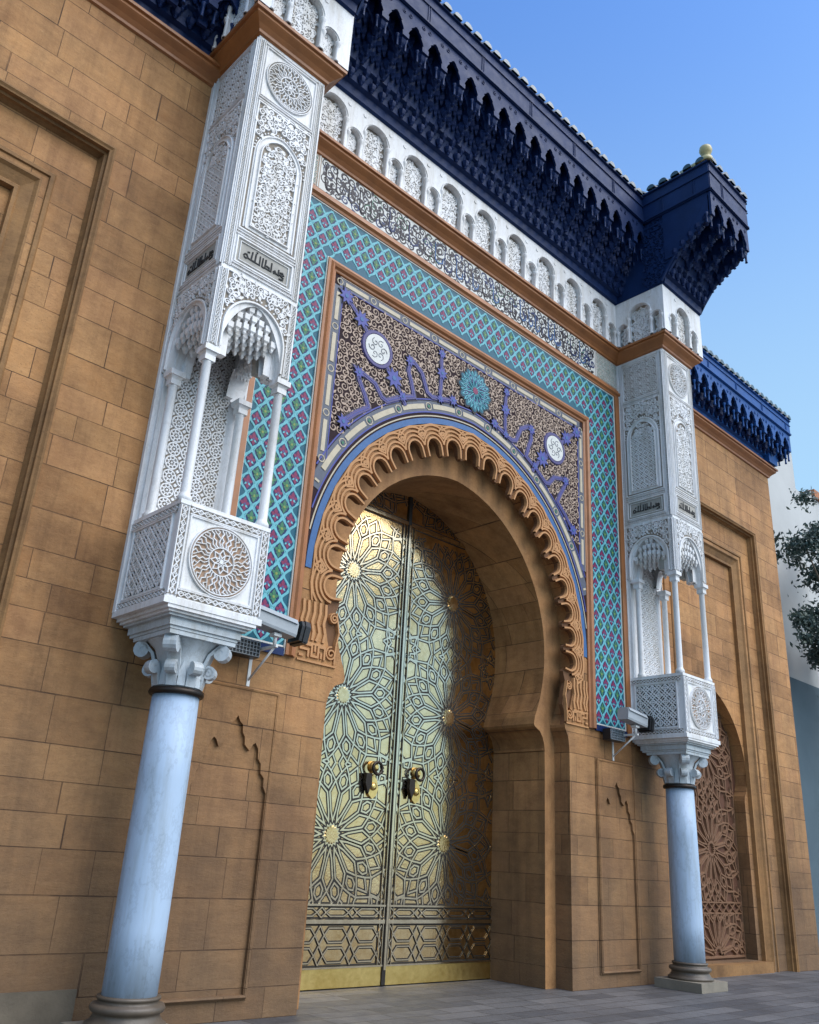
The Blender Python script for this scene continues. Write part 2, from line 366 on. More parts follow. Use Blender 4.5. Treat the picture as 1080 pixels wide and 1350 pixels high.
def clipseg(p, q, a0, a1, b0, b1):
    t0, t1 = 0., 1.; dx, dy = q[0]-p[0], q[1]-p[1]
    for pp, qq in ((-dx, p[0]-a0), (dx, a1-p[0]), (-dy, p[1]-b0), (dy, b1-p[1])):
        if abs(pp) < 1e-12:
            if qq < 0: return None
        else:
            r = qq/pp
            if pp < 0: t0 = max(t0, r)
            else: t1 = min(t1, r)
    if t1-t0 < 1e-6: return None
    return ((p[0]+dx*t0, p[1]+dy*t0), (p[0]+dx*t1, p[1]+dy*t1))
def clipline(pts, box, closed=False):
    out = []; cur = []
    seq = list(pts)+([pts[0]] if closed else [])
    for p, q in zip(seq, seq[1:]):
        c = clipseg(p, q, *box)
        if c is None:
            if len(cur) > 1: out.append(cur)
            cur = []; continue
        if cur and hypot(cur[-1][0]-c[0][0], cur[-1][1]-c[0][1]) < 1e-6: cur.append(c[1])
        else:
            if len(cur) > 1: out.append(cur)
            cur = [c[0], c[1]]
    if len(cur) > 1: out.append(cur)
    return out
def star_lines(cx, cy, R, n=16, ox=1.):
    """strapwork of one n-rayed rosette: (points, closed) polylines, R = reach of the outer zigzag"""
    L = []; dl = 2*pi/n
    P = lambda r, a: (cx+R*r*cos(a)*ox, cy+R*r*sin(a))
    L.append(([P(.15 if i % 2 else .115, i*dl/2) for i in range(2*n)], True))
    for k in range(n):
        a = k*dl
        L.append(([P(.20, a), P(.33, a+dl*.33), P(.60, a+dl*.40), P(.76, a), P(.60, a-dl*.40), P(.33, a-dl*.33)], True))
        f = a+dl/2
        L.append(([P(.66, f), P(.735, f+dl*.24), P(.83, f+dl*.20), P(.885, f), P(.83, f-dl*.20), P(.735, f-dl*.24)], True))
        L.append(([P(.76, a), P(.90, a+dl*.30), P(1., f), P(.90, a+dl*.70), P(.76, a+dl)], False))
        L.append(([P(1., f), P(1.22, f+dl*.62), P(1.6, f+dl*.9)], False))
        L.append(([P(1., f), P(1.22, f-dl*.62), P(1.6, f-dl*.9)], False))
        L.append(([P(.90, a+dl*.30), P(1.07, a), P(.90, a-dl*.30)], False))
    return L
def strap(mb, pts, closed, wd, dark, light, c=.002, h=.014, sides=True):
    mb.flatrib(pts, wd*2.5, c, dark, closed)
    mb.rib(pts, wd, c, c+h, light, closed, top=.98)
def medallion(mb, cx, cy, R, ground, k, c0=.0, h=.02, n=16):
    mb.poly(arc(cx, cy, R, 0, 2*pi, 48)[:-1], c0-.001, c0+.003, ground)
    for r in (R, .93*R, .40*R): mb.rib(arc(cx, cy, r, 0, 2*pi, 48)[:-1], .016, c0, c0+h, k, True)
    dl = 2*pi/n
    for i in range(n):
        a = i*dl
        P = lambda r, b: (cx+R*r*cos(b), cy+R*r*sin(b))
        mb.rib([P(.40, a), P(.50, a+dl*.28), P(.60, a+dl*.05), P(.70, a+dl*.32), P(.80, a+dl*.1), P(.92, a+dl*.3)], .017, c0, c0+h, k)
        mb.rib([P(.42, a+dl*.5), P(.55, a+dl*.7), P(.66, a+dl*.45), P(.76, a+dl*.75), P(.85, a+dl*.5), P(.92, a+dl*.8)], .013, c0, c0+h, k)
        mb.rib([P(.90, a), P(.78, a-dl*.2)], .012, c0, c0+h, k)
    for i in range(8):
        a = i*pi/4
        P = lambda r, b: (cx+R*r*cos(b), cy+R*r*sin(b))
        mb.rib([P(.10, a), P(.22, a+.39), P(.34, a), P(.22, a-.39)], .014, c0, c0+h, k, True)
    mb.poly([(cx+R*(.10 if i % 2 else .05)*cos(i*pi/8), cy+R*(.10 if i % 2 else .05)*sin(i*pi/8)) for i in range(16)], c0, c0+h, k)
def lattice(mb, a0, a1, b0, b1, p, wd, c0, c1, k):
    """pierced lattice of crossing diagonals and eight-point stars"""
    nx = max(1, round((a1-a0)/p)); ny = max(1, round((b1-b0)/p)); dx, dy = (a1-a0)/nx, (b1-b0)/ny
    for i in range(nx):
        for j in range(ny):
            x, y = a0+i*dx, b0+j*dy; c = (x+dx/2, y+dy/2)
            mb.rib([(x+dx*.5, y), (x+dx, y+dy*.5), (x+dx*.5, y+dy), (x, y+dy*.5)], wd, c0, c1, k, True)
            if (i+j) % 2 == 0:
                mb.rib([(x, y), (x+dx, y+dy)], wd*.9, c0, c1-.002, k); mb.rib([(x+dx, y), (x, y+dy)], wd*.9, c0, c1-.002, k)
            else:
                mb.rib([(x+dx*.5, y), (x+dx*.5, y+dy)], wd*.9, c0, c1-.002, k); mb.rib([(x, y+dy*.5), (x+dx, y+dy*.5)], wd*.9, c0, c1-.002, k)
def rosettes(mb, a0, a1, b0, b1, p, wd, c0, c1, k):
    nx = max(1, round((a1-a0)/p)); ny = max(1, round((b1-b0)/p)); dx, dy = (a1-a0)/nx, (b1-b0)/ny
    for i in range(nx):
        for j in range(ny):
            x, y = a0+(i+.5)*dx, b0+(j+.5)*dy; r = min(dx, dy)*.5
            mb.rib(arc(x, y, r*.92, 0, 2*pi, 14)[:-1], wd, c0, c1, k, True)
            mb.rib([(x+r*(.62 if q % 2 else .38)*cos(q*pi/8), y+r*(.62 if q % 2 else .38)*sin(q*pi/8)) for q in range(16)], wd*.8, c0, c1, k, True)
            for q in range(8): mb.rib([(x+r*.62*cos(q*pi/4+.39), y+r*.62*sin(q*pi/4+.39)), (x+r*.9*cos(q*pi/4+.39), y+r*.9*sin(q*pi/4+.39))], wd*.8, c0, c1, k)
            mb.poly(arc(x, y, r*.15, 0, 2*pi, 6)[:-1], c0, c1, k)
            for sx, sy in ((1, 1), (1, -1), (-1, 1), (-1, -1)):
                mb.poly([(x+sx*dx*.5, y+sy*dy*.5), (x+sx*dx*.36, y+sy*dy*.5), (x+sx*dx*.5, y+sy*dy*.36)], c0, c1, k)
def chain(mb, p, q, wd, pitch, c0, c1, k, rails=True):
    """carved border: two rails with a zigzag of diamonds between them, from p to q"""
    L = hypot(q[0]-p[0], q[1]-p[1]); d = ((q[0]-p[0])/L, (q[1]-p[1])/L); n = (-d[1], d[0])
    at = lambda s, o: (p[0]+d[0]*s+n[0]*o, p[1]+d[1]*s+n[1]*o)
    if rails:
        for o in (-wd/2, wd/2): mb.rib([at(0, o), at(L, o)], wd*.22, c0, c1, k)
    m_ = max(1, round(L/pitch)); st = L/m_
    for i in range(m_):
        s0 = (i+.5)*st
        mb.rib([at(s0-st*.45, 0), at(s0, wd*.3), at(s0+st*.45, 0), at(s0, -wd*.3)], wd*.16, c0, c1-.002, k, True)
SCRIPT = [  # strokes of the carved text band, unit box 0..1 by 0..1
    [(.02, .30), (.05, .48), (.09, .50), (.12, .30), (.08, .16), (.03, .22)], [(.12, .25), (.20, .22), (.22, .95)], [(.22, .22), (.29, .22), (.30, .95)],
    [(.20, .22), (.40, .20), (.40, .95)], [(.47, .95), (.46, .20), (.52, .18)], [(.54, .95), (.53, .22), (.63, .22), (.63, .42), (.57, .46), (.55, .40)], [(.63, .22), (.68, .22), (.68, .95)],
    [(.73, .30), (.77, .45), (.80, .28), (.73, .22)], [(.80, .28), (.86, .26), (.86, .72)], [(.89, .52), (.95, .60), (.98, .45), (.90, .34), (.98, .20), (.97, .02), (.88, -.02)], [(.30, 1.08), (.33, 1.12)], [(.10, .72), (.15, .78)]]
def script(mb, a0, a1, b0, b1, wd, c0, c1, k):
    for st in SCRIPT: mb.rib([(a0+(a1-a0)*x, b0+(b1-b0)*y) for x, y in st], wd, c0, c1, k)
def colonnette(mb, x, y, z0, z1, r, k, seg=14, cap=.17):
    mb.fr()
    mb.lathe((x, y), [(r*1.45, z0), (r*1.45, z0+.05), (r*1.1, z0+.08), (r, z0+.1), (r*.94, z1-cap-.02), (r*1.15, z1-cap)], k, seg)
    mb.box(x-r*1.2, x+r*1.2, y-r*1.2, y+r*1.2, z1-cap, z1-cap*.62, k)
    mb.lathe((x, y), [(r*1.5, z1-cap*.62), (r*2.0, z1-cap*.38)], k, 4, False, phase=pi/4)
    mb.box(x-r*1.75, x+r*1.75, y-r*1.75, y+r*1.75, z1-cap*.38, z1, k)
PR_CORN = [(0, 0), (.035, .015), (.045, .05), (.09, .10), (.15, .15), (.165, .165), (.165, .205), (.20, .21), (.205, .25), (.16, .262), (0, .285)]

def cornice(mb, path, z, k='moulding', sc=1.):
    """cornice moulding; path in plan, outward is to the right of travel"""
    mb.fr()
    prof = [(-a*sc, z+b_*sc) for a, b_ in PR_CORN]
    n = len(path)
    mb.sweep(path, prof, k, caps=False)

# ================================================================== SETTING
g = MB(); g.fr(); g.face([g.p(*q) for q in ((-300, -300, 0), (300, -300, 0), (300, 300, 0), (-300, 300, 0))], 'paving')
go = g.build('ground'); go['kind'] = 'structure'; go['label'] = 'worn grey stone paving in front of the palace gate'

# ================================================================== GATE
HX = 4.242                      # half width of the gate wall between the piers
gate = thing('palace_gate', (0, 0, 0), 'monumental horseshoe-arched gate with brass doors, tiled spandrels and brown stone frame', 'gate')
ZC = 4.95
# --- stone wall of the gate with its arched opening
def side(x): return [(x, 0)]
b = MB(); b.fr((0, 0, 0), *FRONT)
arcw = pointed(.15, 4.93, 2.80, 3.745, 30)
corb = [(-2.47, 0), (-2.47, 3.34), (-2.465, 3.42), (-2.44, 3.55), (-2.395, 3.64), (-2.36, 3.70), (-2.36, 3.745)]
outl = [(-HX, 0)]+corb+arcw[1:-1]+[(-x, z) for x, z in corb[::-1]]+[(HX, 0), (HX, 11.3), (-HX, 11.3)]
b.poly(outl, -.30, 0, 'stone')
b.fr(); b.box(-4.3, 4.3, 1.62, 3.2, 0, 14.4, 'stone'); b.box(-HX, HX, .301, 1.62, 7.6, 14.4, 'stone')
# rail of recessed panels beside the jambs
wall = b.build('wall', gate)
for sx in (-1, 1):
    b = MB(); b.fr((0, 0, 0), *FRONT)
    x0, x1 = (sx*3.17, sx*4.22) if sx > 0 else (-4.22, -3.17)
    b.sweep([(x0, .2), (x0, 3.31), (x1, 3.31), (x1, .2)], [(-.035, .001), (-.03, .05), (-.012, .056), (.0, .045), (.006, .02), (.02, .012)], 'stone', True)
    b.build('panel_moulding', gate)
    b = MB(); b.fr((0, 0, 0), *FRONT); c = sx*3.69
    hp = [(.0, 2.99), (.035, 2.93), (.075, 2.90), (.085, 2.82), (.12, 2.77), (.13, 2.69), (.20, 2.63), (.235, 2.70), (.27, 2.725), (.315, 2.66), (.325, 2.56), (.37, 2.51), (.38, 2.41), (.43, 2.36), (.435, 2.27), (.48, 2.2), (.48, .22)]
    b.poly([(c-.53, .22)]+[(c-x, z) for x, z in hp[::-1]]+[(c+x, z) for x, z in hp[1:]]+[(c+.53, .22), (c+.53, 3.29), (c-.53, 3.29)], .0, .040, 'stone')
    b.build('arched_panel', gate)
# --- plain stone arch ring, set back, with deep reveals
b = MB(); b.fr((0, .30, 0), *FRONT)
ar = pointed(.13, 4.88, 2.35, 3.72, 36)
cb = [(-2.22, 0), (-2.22, 3.33), (-2.21, 3.42), (-2.17, 3.53), (-2.10, 3.62), (-1.97, 3.68), (-1.95, 3.72)]
ol = [(-2.75, 0)]+cb+ar[1:-1]+[(-x, z) for x, z in cb[::-1]]+[(2.75, 0), (2.75, 4.4), (2.95, 5.4), (2.6, 6.8), (1.5, 7.75), (0, 8.1), (-1.5, 7.75), (-2.6, 6.8), (-2.95, 5.4), (-2.75, 4.4)]
b.poly(ol, -1.30, 0, 'stone'); b.poly(ol, .001, .004, 'stone_plain', sides=False)
for sx in (-1, 1):   # impost course in the reveal
    b.fr((sx*2.222, .32, 0), Y, Z, -X*sx); b.poly([(0, 3.335), (1.02, 3.335), (1.02, 3.37), (0, 3.37)], 0, .02, 'stone_plain')
b.build('arch_ring', gate)
# --- scalloped band
E0, EZ = .15, 4.93
def rp(th, R): c_ = abs(cos(th)); return -E0*c_+sqrt(max(0, R*R-(E0*sin(th))**2))
def Q(th, R): r = rp(th, R); return (r*cos(th), EZ+r*sin(th))
PIT = radians(9.35); SR = .424/PIT
def lob(k, pts): return [Q(pi/2-k*PIT-s/SR, r) for s, r in pts]
b = MB(); b.fr((0, 0, 0), *FRONT)
path = [(-2.36, 3.745), (-2.40, 3.90), (-2.33, 4.06), (-2.37, 4.30), (-2.42, 4.42)]
lobe = [(-.205, 2.525), (-.165, 2.54), (-.135, 2.60), (-.13, 2.66)]+[(-.13*cos(a), 2.66+.14*sin(a)) for a in [pi*i/10 for i in range(1, 10)]]+[(.13, 2.66), (.135, 2.60), (.165, 2.54), (.205, 2.525)]
for k in range(-10, 11): path += lob(k, lobe)
path += [(2.42, 4.42), (2.37, 4.30), (2.33, 4.06), (2.40, 3.90), (2.36, 3.745)]
outer = [(2.985, 3.745), (2.985, 4.9)]
for i in range(61):
    q = Q(.02+(pi-.04)*i/60, 3.03)
    if abs(q[0]) < 2.985: outer.append(q)
outer += [(-2.985, 4.9), (-2.985, 3.745)]
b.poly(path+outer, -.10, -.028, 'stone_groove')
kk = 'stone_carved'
def ribQ(k, pts, wd): 
    pl = [q for q in lob(k, pts)]
    for c in clipline(pl, (-2.98, 2.98, 3.75, 9)): b.rib(c, wd, -.03, .022, kk, top=.72)
for k in range(-10, 11):
    for r in (.155, .217, .279, .341):
        a0 = 0. if r < .212 else math.acos(.212/r)
        pts = [(-r*cos(a), 2.66+r*1.04*sin(a)) for a in [a0+(pi-2*a0)*i/12 for i in range(13)]]
        if a0 == 0: pts = [(-r, 2.53)]+pts+[(r, 2.53)]
        ribQ(k, pts, .039)
    
    ribQ(k, [(.212-.085, 2.90), (.212, 2.995), (.212+.085, 2.90), (.212, 2.805), (.212-.085, 2.90)], .036)
    ribQ(k, [(.182, 2.90), (.242, 2.90)], .05)
    ribQ(k, [(-.212, 3.01), (0, 3.03), (.212, 3.01)], .03)
for sx in (-1, 1):
    for x0, dx in ((2.60, .0), (2.69, .02), (2.78, -.01), (2.87, .02), (2.945, 0)):
        pts = [(sx*(x0+dx), 4.03), (sx*(x0-.02), 4.14), (sx*(x0+.015), 4.26), (sx*(x0-.01), 4.38), (sx*(x0+.0), 4.52)]
        b.rib(pts, .052, -.03, .022, kk, top=.7)
    for q in ([(2.56, 3.82), (2.56, 3.97), (2.66, 3.97), (2.66, 3.84), (2.76, 3.84), (2.76, 3.97), (2.86, 3.97)], [(2.61, 3.83), (2.61, 3.90)], [(2.71, 3.98), (2.71, 3.90)], [(2.81, 3.82), (2.81, 3.91), (2.93, 3.91), (2.93, 4.02)], [(2.88, 3.83), (2.95, 3.83)], [(2.56, 3.99), (2.96, 3.99)]):
        b.rib([(sx*x, z) for x, z in q], .04, -.03, .022, kk, top=.7)
    for cx, cz, r in ((2.462, 3.92, .09), (2.455, 4.37, .07)):
        b.rib(spiral(sx*cx, cz, r, 1.5, 1.8, -sx, 22), .03, -.03, .026, kk)
    b.rib([(sx*2.37, 3.77), (sx*2.97, 3.77)], .035, -.03, .022, kk)
    b.rib([(sx*2.40, 3.80), (sx*2.39, 4.05), (sx*2.36, 4.2), (sx*2.42, 4.45)], .03, -.03, .022, kk)
b.build('scalloped_band', gate)
# --- spandrel mosaic
b = MB(); b.fr((0, 0, 0), *FRONT)
sp = [Q(.02+(pi-.04)*i/60, 3.03) for i in range(61)]
sp = [q for q in sp if abs(q[0]) < 2.995]
b.poly([(2.995, 4.9)]+sp+[(-2.995, 4.9), (-2.995, 9.385), (2.995, 9.385)], 0, .006, 't_umber')
BX = (-2.975, 2.975, 3.8, 9.37)
def arcR(R, n=90): return [Q(.0+pi*i/n, R) for i in range(n+1)]
for R, wd, k in ((3.085, .095, 't_blue'), (3.165, .02, 't_cream'), (3.31, .20, 't_grey'), (3.43, .022, 't_periw'), (3.225, .02, 't_periw')):
    for c in clipline(arcR(R), BX): b.rib(c, wd, .004, .012+.002*(wd < .03), k, top=.95)
SL = (3.32,)
nb = 15
for i in range(nb):
    t0 = pi*(i+.14)/nb; t1 = pi*(i+.86)/nb
    for c in clipline([Q(t0+(t1-t0)*q/8, 3.315) for q in range(9)], (-2.95, 2.95, 4, 9)): b.rib(c, .085, .010, .018, 't_cream', top=.9)
    q = Q(pi*i/nb, 3.315)
    if abs(q[0]) < 2.9: b.rib(arc(q[0], q[1], .06, 0, 2*pi, 8)[:-1], .02, .010, .018, 't_cream', True); b.poly(arc(q[0], q[1], .025, 0, 2*pi, 6)[:-1], .01, .018, 't_green')
def border(p, q, nb):
    L = hypot(q[0]-p[0], q[1]-p[1]); d_ = ((q[0]-p[0])/L, (q[1]-p[1])/L); n_ = (-d_[1], d_[0]); st = L/nb
    at = lambda s, o: (p[0]+d_[0]*s+n_[0]*o, p[1]+d_[1]*s+n_[1]*o)
    b.rib([at(0, 0), at(L, 0)], .15, .004, .012, 't_grey', top=.95)
    b.rib([at(0, -.08), at(L, -.08)], .022, .004, .015, 't_periw'); b.rib([at(0, .08), at(L, .08)], .02, .004, .015, 't_scroll')
    for i in range(nb):
        b.rib([at((i+.16)*st, 0), at((i+.84)*st, 0)], .07, .010, .018, 't_cream', top=.9)
        c = at(i*st, 0); b.rib(arc(c[0], c[1], .05, 0, 2*pi, 8)[:-1], .02, .010, .018, 't_cream', True)
border((-2.90, 9.28), (2.90, 9.28), 9); border((-2.91, 6.45), (-2.91, 9.2), 4); border((2.91, 9.2), (2.91, 6.45), 4)
def insp(x, z, r):
    th = atan2(z-EZ, x); return hypot(x, z-EZ)-r > rp(th, 3.42) and abs(x)+r < 2.84 and z+r < 9.19
arabesque(b, -2.84, 2.84, 5.0, 9.19, .13, .021, .005, .014, 't_scroll', insp, random.Random(5))
spn = b.build('spandrel_panel', gate)
# inscription strokes, roundels, flowers
A_ = [(-2.77, 9.09), (-2.46, 8.85), (-2.29, 8.66), (-2.11, 8.52), (-1.93, 8.33), (-1.76, 8.18), (-1.63, 8.04), (-1.49, 7.84)]
B_ = [(-2.62, 7.11), (-2.4, 7.34), (-2.19, 7.51), (-2.27, 7.67), (-2.38, 7.84), (-2.47, 8.02), (-2.34, 8.0), (-2.1, 7.94), (-1.96, 7.78), (-1.86, 7.76), (-1.6, 7.93), (-1.33, 8.06), (-1.4, 8.28), (-1.47, 8.43), (-1.45, 8.67), (-1.38, 8.65), (-1.19, 8.53), (-1.06, 8.26), (-0.95, 8.22), (-0.76, 8.27), (-0.5, 8.35)]
C_ = [(-.79, 9.05), (-.77, 8.72), (-.78, 8.26)]
for sx in (1, -1):
    b = MB(); b.fr((0, 0, 0), *FRONT)
    for st, wd in ((A_, .085), (B_, .09), (C_, .085)):
        pts = [(x*sx, z) for x, z in st]
        b.flatrib(pts, wd+.05, .0145, 't_black'); b.rib(pts, wd, .013, .026, 't_violet', top=.8)
        b.rib(pts, wd*.2, .024, .029, 't_periw')
    b.build('mosaic_inscription', spn)
    for x, z, r in ((-2.77, 9.09, .14), (-2.46, 8.85, .15), (-1.76, 8.18, .17), (-2.62, 7.11, .12), (-.5, 8.35, .1), (-.77, 8.72, .12), (-1.56, 7.96, .09), (-.78, 8.26, .08), (-.79, 9.07, .09), (-1.46, 8.62, .1), (-2.42, 7.98, .1)):
        b = MB(); b.fr((0, 0, 0), *FRONT)
        st = [(x*sx+(r if i % 2 else r*.55)*cos(i*pi/8), z+(r if i % 2 else r*.55)*sin(i*pi/8)) for i in range(16)]
        b.poly([(x*sx+(p[0]-x*sx)*1.2, z+(p[1]-z)*1.2) for p in st], .01, .028, 't_black'); b.poly(st, .02, .034, 't_periw')
        b.poly(arc(x*sx, z, r*.25, 0, 2*pi, 8)[:-1], .03, .038, 't_blue'); b.build('flower', spn)
    b = MB(); b.fr((0, 0, 0), *FRONT)
    b.rib(arc(sx*2.115, 8.51, .27, 0, 2*pi, 32)[:-1], .075, .012, .035, 't_violet', True); b.poly(arc(sx*2.115, 8.51, .235, 0, 2*pi, 32)[:-1], .01, .034, 't_white')
    rb = MB(); 
    for i in range(6): b.rib(spiral(sx*2.115+.11*cos(i*1.05), 8.51+.11*sin(i*1.05), .07, i, 1.1, 1, 9), .014, .03, .039, 't_grey')
    b.build('roundel', spn)
b = MB(); b.fr((0, 0, 0), *FRONT)
cx, cz = 0, 8.74
lb = lambda R, n=12: [(cx+R*(1+.10*cos(a*n))*cos(a), cz+R*(1+.10*cos(a*n))*sin(a)) for a in [2*pi*i/72 for i in range(72)]]
b.poly(lb(.385), .008, .026, 't_black'); b.poly(lb(.35), .02, .030, 't_teal')
for n_, r0, r1, kk in ((12, .05, .33, 't_cyan'), (12, .15, .30, 't_violet'), (24, .2, .34, 't_cyan')):
    for i in range(n_):
        a = 2*pi*i/n_; dl = 2*pi/n_
        b.rib([(cx+r*cos(a+o), cz+r*sin(a+o)) for r, o in ((r0, 0), ((r0+r1)/2, dl*.33), (r1, 0), ((r0+r1)/2, -dl*.33))], .016, .028, .038, kk, True)
b.poly(lb(.06, 8), .03, .04, 't_red')
b.build('medallion', spn)
# --- brown moulding round the spandrel
b = MB(); b.fr((0, 0, 0), *FRONT)
b.sweep([(-3.077, 3.78), (-3.077, 9.465), (3.077, 9.465), (3.077, 3.78)], [(-.082, 0), (-.082, .02), (-.07, .03), (-.045, .035), (-.02, .07), (.02, .085), (.045, .06), (.082, .05), (.082, 0)], 'moulding')
b.sweep([(-3.165, 3.78), (-3.165, 9.55), (3.165, 9.55), (3.165, 3.78)], [(-.01, 0), (-.01, .03), (.01, .03), (.01, 0)], 't_white')
b.build('spandrel_moulding', gate)
# --- zellige band
b = MB(); b.fr((0, 0, 0), *FRONT)
T0, T1, TZ, TT, TB = 3.176, 4.075, 9.565, 10.415, 3.86
b.poly([(-T1, TB), (-T0, TB), (-T0, TZ), (T0, TZ), (T0, TB), (T1, TB), (T1, TT), (-T1, TT)], 0, .006, 't_teal')
cw, chh = 2*T1/36, .29
def intile(x, z, mx, mz): 
    return abs(x)+mx <= T1 and z+mz <= TT and z-mz >= TB and (abs(x)-mx >= T0 or z-mz >= TZ)
def petal(cx, cz, dx, dz, L, wd, k, c):
    px, pz = -dz, dx
    b.poly([(cx, cz), (cx+dx*L*.5+px*wd, cz+dz*L*.5+pz*wd), (cx+dx*L, cz+dz*L), (cx+dx*L*.5-px*wd, cz+dz*L*.5-pz*wd)], .006, c, k)
nxx = int(T1/cw)+2
x_off = T1-cw*.5
for j in range(-1, int((TT-TB)/chh*2)+3):
    for i in range(-1, 38):
        x = -T1+cw*.5+i*cw+(cw/2 if j % 2 else 0); z = TB+.14+j*chh/2
        for sx in (-1, 1):   # ogee net
            pts = [(x+sx*(cw*.5*t*t*(3-2*t)+.004), z+chh*.5*(1-t)) for t in [q/7 for q in range(8)]]
            if intile(*pts[0], -.02, -.02) and intile(*pts[-1], -.02, -.02): b.rib(pts, .036, .005, .011, 't_cyan', top=.8)
        if not intile(x, z, .075, .11): continue
        b.rib([(x, z+.118), (x+.045, z+.085), (x+.088, z), (x+.045, z-.085), (x, z-.118), (x-.045, z-.085), (x-.088, z), (x-.045, z+.085)], .013, .008, .0125, 't_cyan', True, top=.8)
        red = j % 2 == 0
        b.poly([(x, z+.132), (x+.055, z+.072), (x+.09, z), (x+.055, z-.075), (x, z-.13), (x-.055, z-.075), (x-.09, z), (x-.055, z+.072)], .004, .009, 't_navy')
        k1, k2 = ('t_red', 't_violet') if red else ('t_green', 't_lime')
        petal(x, z, 0, 1, .10, .03, k1, .012); petal(x, z, 0, -1, .09, .027, k1, .012)
        for sx in (-1, 1):
            petal(x, z, sx*.92, .38, .08, .025, k1, .0122); petal(x, z, sx*.75, -.66, .06, .016, 't_cyan' if red else k1, .0118)
        b.poly(arc(x, z, .02, 0, 2*pi, 6)[:-1], .01, .0145, k2)
for q in ([(-T1+.008, TB), (-T1+.008, TT-.008), (T1-.008, TT-.008), (T1-.008, TB)], [(-T1, TB+.012), (-T0, TB+.012)], [(T0, TB+.012), (T1, TB+.012)]): b.rib(q, .03, .004, .016, 't_white')
b.build('tile_band', gate)
b = MB(); b.fr((0, 0, 0), *FRONT)
for sx in (-1, 1):
    b.rect(min(sx*4.079, sx*4.24), max(sx*4.079, sx*4.24), 3.78, 10.42, -.01, .045, 'moulding')
    b.rect(min(sx*3.17, sx*4.078), max(sx*3.17, sx*4.078), 3.76, 3.85, -.01, .03, 't_navy')
b.sweep([(-4.24, 10.505), (4.24, 10.505)], [(-.085, 0), (-.085, .03), (-.05, .04), (-.02, .075), (.02, .075), (.03, .05), (.085, .04), (.085, 0)], 'moulding')
b.build('outer_frame', gate)
# --- glazed inscription band under the cornice
b = MB(); b.fr((0, 0, 0), *FRONT)
b.rect(-4.24, 4.24, 10.60, 11.215, 0, .008, 't_scroll')
b.rect(-3.46, 3.46, 10.625, 11.19, .004, .012, 't_white')
arabesque(b, -3.45, 3.45, 10.63, 11.19, .17, .034, .01, .015, 't_black', None, random.Random(21), alt=('t_navy', .16))
arabesque(b, -3.43, 3.42, 10.66, 11.16, .30, .018, .01, .014, 't_navy', None, random.Random(22), alt=('t_green', .25))
rg = random.Random(77); q = -3.36
while q < 3.35:
    h_ = rg.uniform(.30, .46); z0_ = 10.68+rg.uniform(0, .06); w_ = rg.uniform(.10, .2)
    b.rib([(q, z0_+h_), (q+.01, z0_+.05), (q+w_*.5, z0_), (q+w_, z0_+.05), (q+w_*1.1, z0_+.16)], .034, .01, .021, rg.choice(['t_black', 't_black', 't_navy', 't_blue']), taper=[.5, .9, 1.2, 1., .5])
    q += w_+rg.uniform(.05, .14)
for sx in (-1, 1):
    a0, a1 = sorted((sx*3.52, sx*4.2)); rosettes(b, a0, a1, 10.64, 11.18, .11, .012, .006, .016, 't_white'); lattice(b, a0, a1, 10.64, 11.18, .11, .012, .006, .014, 't_green')
    b.rib([(sx*3.49, 10.62), (sx*3.49, 11.2)], .03, .004, .02, 't_white')
b.build('inscription_band', gate)
b = MB(); cornice(b, [(-4.24, 0), (4.24, 0)], 11.2); b.build('cornice', gate)

# --- white arcaded frieze (gate and piers)
def frieze(o, u, n, a0, a1, z0, z1, openings, rng, ends=0.):
    o, u, n = Vector(o), Vector(u), Vector(n)
    b = MB(); b.fr(o, u, Z, n)
    out = [(a0, z0)]
    for c, h, t in sorted(openings):
        r = h; zs = t-r*1.15
        out += [(c-h, z0), (c-h, zs)]+[(c-h*cos(a), zs+r*1.15*sin(a)*(1-.06*abs(sin(5*a)))) for a in [pi*i/14 for i in range(1, 14)]]+[(c+h, zs), (c+h, z0)]
    out += [(a1, z0), (a1, z1), (a0, z1)]
    b.poly(out, -.11, 0, 'white')
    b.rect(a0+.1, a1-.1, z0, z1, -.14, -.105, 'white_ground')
    for c, h, t in openings:
        zt = t-h*.55
        arabesque(b, c-h+.02, c+h-.02, z0+.02, t-h*.35, .095 if h > .15 else .07, .026, -.106, -.085, 'white', None, rng)
        b.rib(arc(c, t-h*1.15, h+.03, 0, pi, 12), .016, -.002, .014, 'white')
    L = []
    prev = None
    for c, h, t in sorted(openings):
        if prev is not None:
            mid = (prev+c-h)/2
            if c-h-prev < .3: b.poly(arc(mid, z1-.13, .035, 0, 2*pi, 10)[:-1], -.001, .01, 'white')
        prev = c+h
    fr = b
    # slim colonnettes flanking every niche
    for c, h, t in openings:
        for s in (-1, 1):
            a = c+s*(h+.012); P_ = o+u*a-n*.012
            fr.fr(); fr.lathe((P_.x, P_.y), [(.034, z0), (.034, z0+.03), (.022, z0+.045), (.022, t-h*1.15-.09), (.032, t-h*1.15-.07), (.045, t-h*1.15-.02), (.045, t-h*1.15)], 'white', 8)
    return b
op = []
for i in range(-5, 6):
    if abs(i*.86) < 4.1: op.append((i*.86, .235, 12.34))
    c = (i+.5)*.86
    if abs(c) < 4.0: op.append((c, .115, 11.98))
b = frieze((0, -.16, 0), X, -Y, -4.24, 4.24, 11.47, 12.5, [q for q in op if abs(q[0]) < 3.9], random.Random(31))
b.fr(); b.box(-4.24, 4.24, -.05, .3, 11.3, 12.5, 'white'); b.build('arcaded_frieze', gate)

